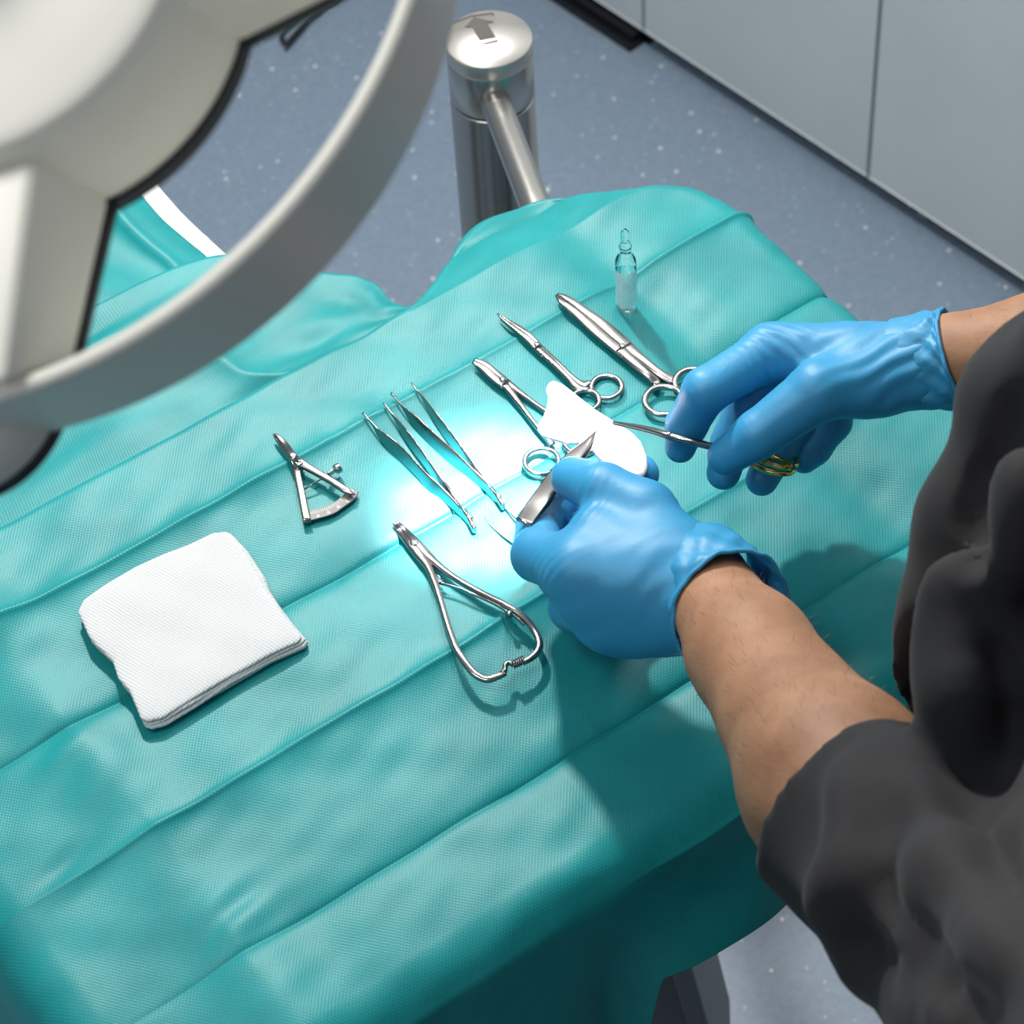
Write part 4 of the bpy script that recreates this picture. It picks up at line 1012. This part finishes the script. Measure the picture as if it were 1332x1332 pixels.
# front panel hanging from the leaning chest down to the table edge
fold([P(1420, 400, 1.22), P(1365, 530, 1.16), P(1310, 680, 1.11), P(1272, 790, 1.06), P(1258, 880, 1.02), P(1300, 960, .98)], [.030, .034, .036, .036, .034, .03], .025)
fold([P(1300, 765, 1.15), P(1300, 860, 1.12), P(1290, 980, 1.09)], [.020, .026, .030], .02)
fold([P(1340, 640, 1.20), P(1310, 735, 1.17), P(1262, 750, 1.15)], [.020, .016, .013], .008)
for q_, c_ in ((P(1365, 530, 1.16), .10), (P(1310, 680, 1.11), .06), (P(1272, 790, 1.06), .02), (P(1300, 960, .98), -.04)):
    cc2 = mid_*.6+pel*.4; cc2 = np.array([cc2[0], cc2[1], q_[2]+.02])+side*.06; Cf.capsule(q_+(cc2-q_)*.12, cc2, .036, .11, .04)
for q_, f_ in ((P(1365, 530, 1.16), .3), (P(1310, 680, 1.11), .35)):
    Cf.capsule(q_, shR*(1-f_)+R_el*f_, .034, .070, .03)
# folds on the left sleeve
for pts, r in [([P(1190, 1000, 1.105), P(1235, 1080, 1.12), P(1320, 1190, 1.145)], [.006, .011, .015]),
               ([P(1135, 1070, 1.11), P(1180, 1180, 1.12), P(1260, 1320, 1.14)], [.005, .010, .015]),
               ([P(1080, 1140, 1.06), P(1125, 1250, 1.07), P(1200, 1370, 1.09)], [.005, .010, .014])]:
    fold(pts, r, .010)
for s_, el, dr2, cf in ((-1, L_el, Ldir, L_w+Ldir*(LCF*LLEN)), (1, R_el, Rdir, cuffR-Rdir*.02)):
    # cut the sleeve end flat and hollow it round the arm
    sl, X, Y, Zz = Cf.region(el-.16, el+.16)
    n_ = -dr2; dpl = (X-cf[0])*n_[0]+(Y-cf[1])*n_[1]+(Zz-cf[2])*n_[2]
    rad = np.sqrt((X-el[0])**2+(Y-el[1])**2+(Zz-el[2])**2)
    near = rad < .145
    t_ = (X-el[0])*n_[0]+(Y-el[1])*n_[1]+(Zz-el[2])*n_[2]; rr = np.sqrt(np.maximum((X-el[0]-t_*n_[0])**2+(Y-el[1]-t_*n_[1])**2+(Zz-el[2]-t_*n_[2])**2, 0))
    f = Cf.f[sl]; f = np.where(near & (t_ > -.01) & (rr < .105), np.maximum(f, dpl), f); 
    Cf.f[sl] = f
def surf(px, py, zt_=1.40):
    """nearest point of the garment on the sight line through a photo point"""
    a = P(px, py, zt_); b = P(px, py, .85); L = np.linalg.norm(b-a); d = (b-a)/L
    for t_ in np.arange(0, L, .002):
        i = np.round((a+d*t_-Cf.lo)/Cf.h).astype(int)
        if (i >= 0).all() and (i < Cf.n).all() and Cf.f[tuple(i)] < 0: return a+d*t_
    return None
def groove(pts, r, k=.008):
    q = smooth_path(pts, n=6); q = [surf(*p) for p in q]; q = [p for p in q if p is not None]
    for i in range(len(q)-1):
        if np.linalg.norm(q[i+1]-q[i]) > .05: continue
        a, b = q[i], q[i+1]; sl, X, Y, Zz = Cf.region(np.minimum(a, b)-.05, np.maximum(a, b)+.05); ba = b-a; L = float(ba@ba)+1e-12
        tt = np.clip(((X-a[0])*ba[0]+(Y-a[1])*ba[1]+(Zz-a[2])*ba[2])/L, 0, 1); w_ = r*min(1, (i+1)/4, (len(q)-1-i)/3+.3)
        d = w_-np.sqrt((X-a[0]-tt*ba[0])**2+(Y-a[1]-tt*ba[1])**2+(Zz-a[2]-tt*ba[2])**2)
        f = Cf.f[sl]; hh2 = np.clip(.5-.5*(f-d)/k, 0, 1); Cf.f[sl] = f*(1-hh2)+d*hh2+k*hh2*(1-hh2)
def ridge(pts, r, k=.018):
    q = smooth_path(pts, n=5); q = [surf(*p) for p in q]; q = [p+np.array([0, .6, -.8])*r*.45 for p in q if p is not None]
    for i in range(len(q)-1):
        if np.linalg.norm(q[i+1]-q[i]) < .05: Cf.capsule(q[i], q[i+1], r, r, k)
groove([(1332, 505), (1299, 586), (1272, 643), (1266, 735)], 0.0099)
groove([(1228, 775), (1218, 830), (1208, 900), (1200, 935)], 0.0068)
groove([(1188, 962), (1215, 1010), (1260, 1080), (1300, 1140), (1345, 1215)], 0.0105)
groove([(1136, 1060), (1150, 1130), (1175, 1200), (1225, 1240), (1280, 1275)], 0.0068)
groove([(1095, 1190), (1130, 1235), (1200, 1270), (1290, 1310)], 0.0056)
groove([(1205, 1060), (1240, 1130), (1300, 1200), (1340, 1235)], 0.0056)
groove([(1290, 830), (1300, 900), (1320, 980)], 0.0062)
ridge([(1119, 1012), (1116, 1070), (1118, 1132), (1095, 1180)], .008)
ridge([(1165, 985), (1205, 1080), (1248, 1153), (1326, 1250)], .010)
ridge([(1240, 760), (1238, 850), (1250, 960)], .010)
hx = np.cross(Ldir, [0, 0, 1.]); hx /= np.linalg.norm(hx); hy = np.cross(Ldir, hx); hc = L_w+Ldir*(LCF*LLEN+.006)
hp_ = [hc+(hx*math.cos(a)+hy*math.sin(a))*.0535 for a in np.arange(25)*2*math.pi/24]
for i in range(24): Cf.capsule(hp_[i], hp_[i+1], .0045, .0045, .003)
Cf.plane_cut((0, 0, .80), (0, 0, -1))
nkc = nk+fwd*.01+np.array([0, 0, .012]); Cf.capsule(nkc, nkc+np.array([0, 0, .15])+fwd*.05, .068, .09, .01, 'cut')
V, Q = Cf.mesh(); V = relax(V, Q, 4); N = vnormals(V, Q)
wv_ = .0045*snoise(V[:, 0]*1.0+V[:, 2]*.8, V[:, 1]-V[:, 2]*.5, 9, 91)+.0022*snoise(V[:, 0]-V[:, 2], V[:, 1]+V[:, 2]*.7, 22, 92)
V = V+N*wv_[:, None]
mk('scrub_top', V, Q, M['cloth'], person)
# trousers and shoes
Tr = Field(lo, np.array([hi[0], hi[1], 1.0]), .008)
Tr.ellipsoid(pel, [side*.176, fwd*.126, np.array([0, 0, .15])], .05)
for s_, hp in ((-1, hipL), (1, hipR)):
    kn_ = hp+fwd*.02; kn_ = np.array([kn_[0], kn_[1], .48]); an = np.array([hp[0], hp[1], .07])
    Tr.capsule(hp, kn_, .096, .078, .03); Tr.capsule(kn_, an, .078, .070, .03)
Tr.plane_cut((0, 0, .06), (0, 0, -1)); V, Q = Tr.mesh(); V = relax(V, Q, 2); N = vnormals(V, Q)
V = V+N*(.004*snoise(V[:, 0]+V[:, 2]*.3, V[:, 1]+V[:, 2], 7, 95))[:, None]; mk('trousers', V, Q, M['cloth'], person)
for s_, hp in ((-1, hipL), (1, hipR)):
    an = np.array([hp[0], hp[1], .045]); Sh = Field(an-.2, an+.2, .005)
    Sh.capsule(an-fwd*.03+np.array([0, 0, .005]), an+fwd*.05, .044, .044, .02); Sh.capsule(an+fwd*.05-np.array([0, 0, .002]), an+fwd*.145-np.array([0, 0, .006]), .045, .038, .02); Sh.plane_cut((0, 0, .002), (0, 0, -1))
    V, Q = Sh.mesh(); V = relax(V, Q, 2); mk('shoe', V, Q, M['shoe'], person)
# head hair
Hf = Field(hd-.15, hd+.15, .004)
Hf.ellipsoid(hd+hup*.012-hf*.010, [side*.080, hf*.094, hup*.112], .01); Hf.ellipsoid(hd+hf*.075-hup*.03, [side*.085, hf*.075, hup*.085], .01, 'cut'); Hf.plane_cut(hd-hup*.045, -hup)
V, Q = Hf.mesh(); V = relax(V, Q, 2); mk('hair', V, Q, M['hair'], person)
for s_ in (-1, 1):
    g = Geo(); lathe(g, hd+hf*.076+side*s_*.031+hup*.008-hf*.004, [(.001, -.010), (.008, -.007), (.0112, 0), (.008, .0085), (.001, .0118)], 16, hf); g.build('eye', M['eye'], person)
# fine hairs on the forearms
sel = []
for wr_, el in ((L_w, L_el), (Rw, R_el)):
    ax_ = el-wr_; Lh = np.linalg.norm(ax_); ax_ = ax_/Lh; q = BV-wr_; t_ = q@ax_; rr = np.linalg.norm(q-t_[:, None]*ax_, axis=1)
    ok = np.where((t_ > .02) & (t_ < Lh*.98) & (rr < .06))[0]
    for i in rng.choice(ok, min(1500, len(ok)*3)):
        sel.append((i, ax_))
g = Geo()
for i, ax_ in sel:
    p = BV[i]+rng.normal(0, .002, 3); n_ = BN[i]; p = p-n_*((p-BV[i])@n_)
    tdir = -ax_*.5+rng.normal(0, .45, 3)+n_*.35; tdir = tdir/np.linalg.norm(tdir); Lh = rng.uniform(.004, .0095); wd = np.cross(tdir, n_); wd = wd/(np.linalg.norm(wd)+1e-9)*.00007
    q1 = p+tdir*Lh*.5+n_*.0006; q2 = p+tdir*Lh
    g.add([p-wd, p+wd, q1+wd*.8, q1-wd*.8, q2], [(0, 1, 2, 3), (3, 2, 4)])
o = g.build('arm_hair', M['armhair'], person, smooth=False); o['kind'] = 'stuff'

# ================================================================== THINGS HELD IN THE HANDS
# crumpled gauze swab
z = Z(600, 370, 2.775); hg = .068
sw = [(713, 500), (720, 495), (732, 499), (748, 510), (768, 522), (790, 538), (806, 549), (822, 558), (834, 572), (841, 590), (843, 606), (838, 616), (826, 618), (806, 611), (790, 602), (779, 592), (772, 584), (768, 574), (752, 573), (738, 577), (722, 573), (706, 568), (699, 560), (701, 550), (706, 543), (711, 530), (713, 518), (710, 508)]
swp = [H(x, y, hg) for x, y in sw]; swc = H(800, 582, hg)
def swpuff(X, Y, D):
    dx, dy = X-swc[0], Y-swc[1]; r_ = np.sqrt(dx*dx+dy*dy); a = np.arctan2(dy, dx)
    sp = .0022*np.exp(-((r_-.009-.0012*a)/.0016)**2)*sst(.02, .012, r_)
    return .003*np.sin(X*60+1)+.0010*snoise(X, Y, 25, 41)+sp*.6-.004*np.exp(D/.008)+.002
M['cotton'] = mat('gauze_lit', (.86, .87, .88), .9); bump_noise(M['cotton'], 250, .3, .0005)  # gauze again, with the beam's brightness put into a paler base colour
swab = thing('gauze_swab', 'crumpled white gauze swab held up between tweezers and thin scissors in the bright spot', 'gauze', H(770, 560, hg))
slab(swp, T+hg, .0024, .0011, 'swab', M['cotton'], swab, puff=swpuff)
# held thumb forceps (broad blades)
z = Z(600, 520, 2.896)
hf_ = thing('held_thumb_forceps', 'broad steel thumb forceps held in the gloved left hand, gripping the gauze', 'tweezers', H(707, 641, .08))
Aq = [((238, 462), .088, .0050), ((270, 412), .086, .0056), ((318, 345), .084, .0056), ((370, 270), .080, .0052), ((425, 212), .078, .0046), ((468, 170), .076, .0030), ((492, 140), .075, .0014), ((506, 120), .074, .0005)]
for off, nm in ((0, 'blade'), (-.006, 'blade')):
    pts = []; 
    for i, (q, h_, w_) in enumerate(Aq): pts.append(H(*z(*q), h_)+np.array([0, 0, off*math.sin(math.pi*min(i/7, 1))]))
    tg = pts[4]-pts[0]; tg /= np.linalg.norm(tg); vw = CAM-pts[2]; vw /= np.linalg.norm(vw); upv = vw-tg*(vw@tg); upv = upv+np.array([-.3, 0, .4]); 
    g = Geo(); loft(g, pts, [a[2] for a in Aq], [.0007, .0005, .0005, .0005, .0006, .0007, .0008, .0004], 10, up=upv, power=6, sub=6); g.build(nm, M['inst'], hf_)
g = Geo(); e = H(*z(238, 462), .088); s2 = H(*z(267, 478), .088)-H(*z(212, 447), .088); hl = np.linalg.norm(s2)/2; s2 /= np.linalg.norm(s2)
loft(g, [e-s2*hl, e+s2*hl], .0011, .0014, 8, sub=1); g.build('joint', M['polish'], hf_)
# held fine scissors
hs = thing('held_fine_scissors', 'thin steel scissors with gold finger rings held in the gloved right hand', 'scissors', H(915, 575, .09))
z = Z(600, 370, 2.775)
for dz_, nm in ((.0006, 'blade'), (-.0012, 'blade')):
    pts = [H(*z(*q), h_)+np.array([0, 0, dz_]) for q, h_ in [((545, 498), .082), ((600, 508), .086), ((680, 525), .092), ((750, 545), .097), ((820, 563), .098), ((880, 578), .096), ((960, 598), .091), ((1030, 622), .084)]]
    g = Geo(); loft(g, pts, [.0006, .0012, .0018, .0021, .0019, .0019, .0018, .0015], [.0005, .0008, .0011, .0012, .0013, .0013, .0013, .0012], 12, power=3); g.build(nm, M['inst'], hs)
g = Geo(); lathe(g, H(*z(750, 545), .097), [(.0014, -.002), (.0015, .0022), (.001, .0026)], 16); g.build('pivot_screw', M['polish'], hs)
def gring(px, py, h_, rx, ry, dirpx, lean, name):
    c = H(px, py, h_); a = H(px+dirpx[0], py+dirpx[1], h_)-c; a /= np.linalg.norm(a)
    vw = CAM-c; vw /= np.linalg.norm(vw); b = np.cross(a, vw); b = b/np.linalg.norm(b); b2 = b*math.cos(lean)+vw*math.sin(lean); nrm = np.cross(a, b2)
    pts = [c+a*rx*math.cos(t_)+b2*ry*math.sin(t_) for t_ in np.arange(40)*2*math.pi/40]
    g = Geo(); loft(g, pts, .0017, .0018, 10, up=nrm, closed=True, sub=1); return g.build(name, M['gold'], hs, label='gold finger ring')
gring(1004, 604, .070, .0142, .0125, (60, 16), math.radians(68), 'finger_ring')
gring(1010, 596, .058, .0135, .0125, (60, 14), math.radians(68), 'finger_ring')
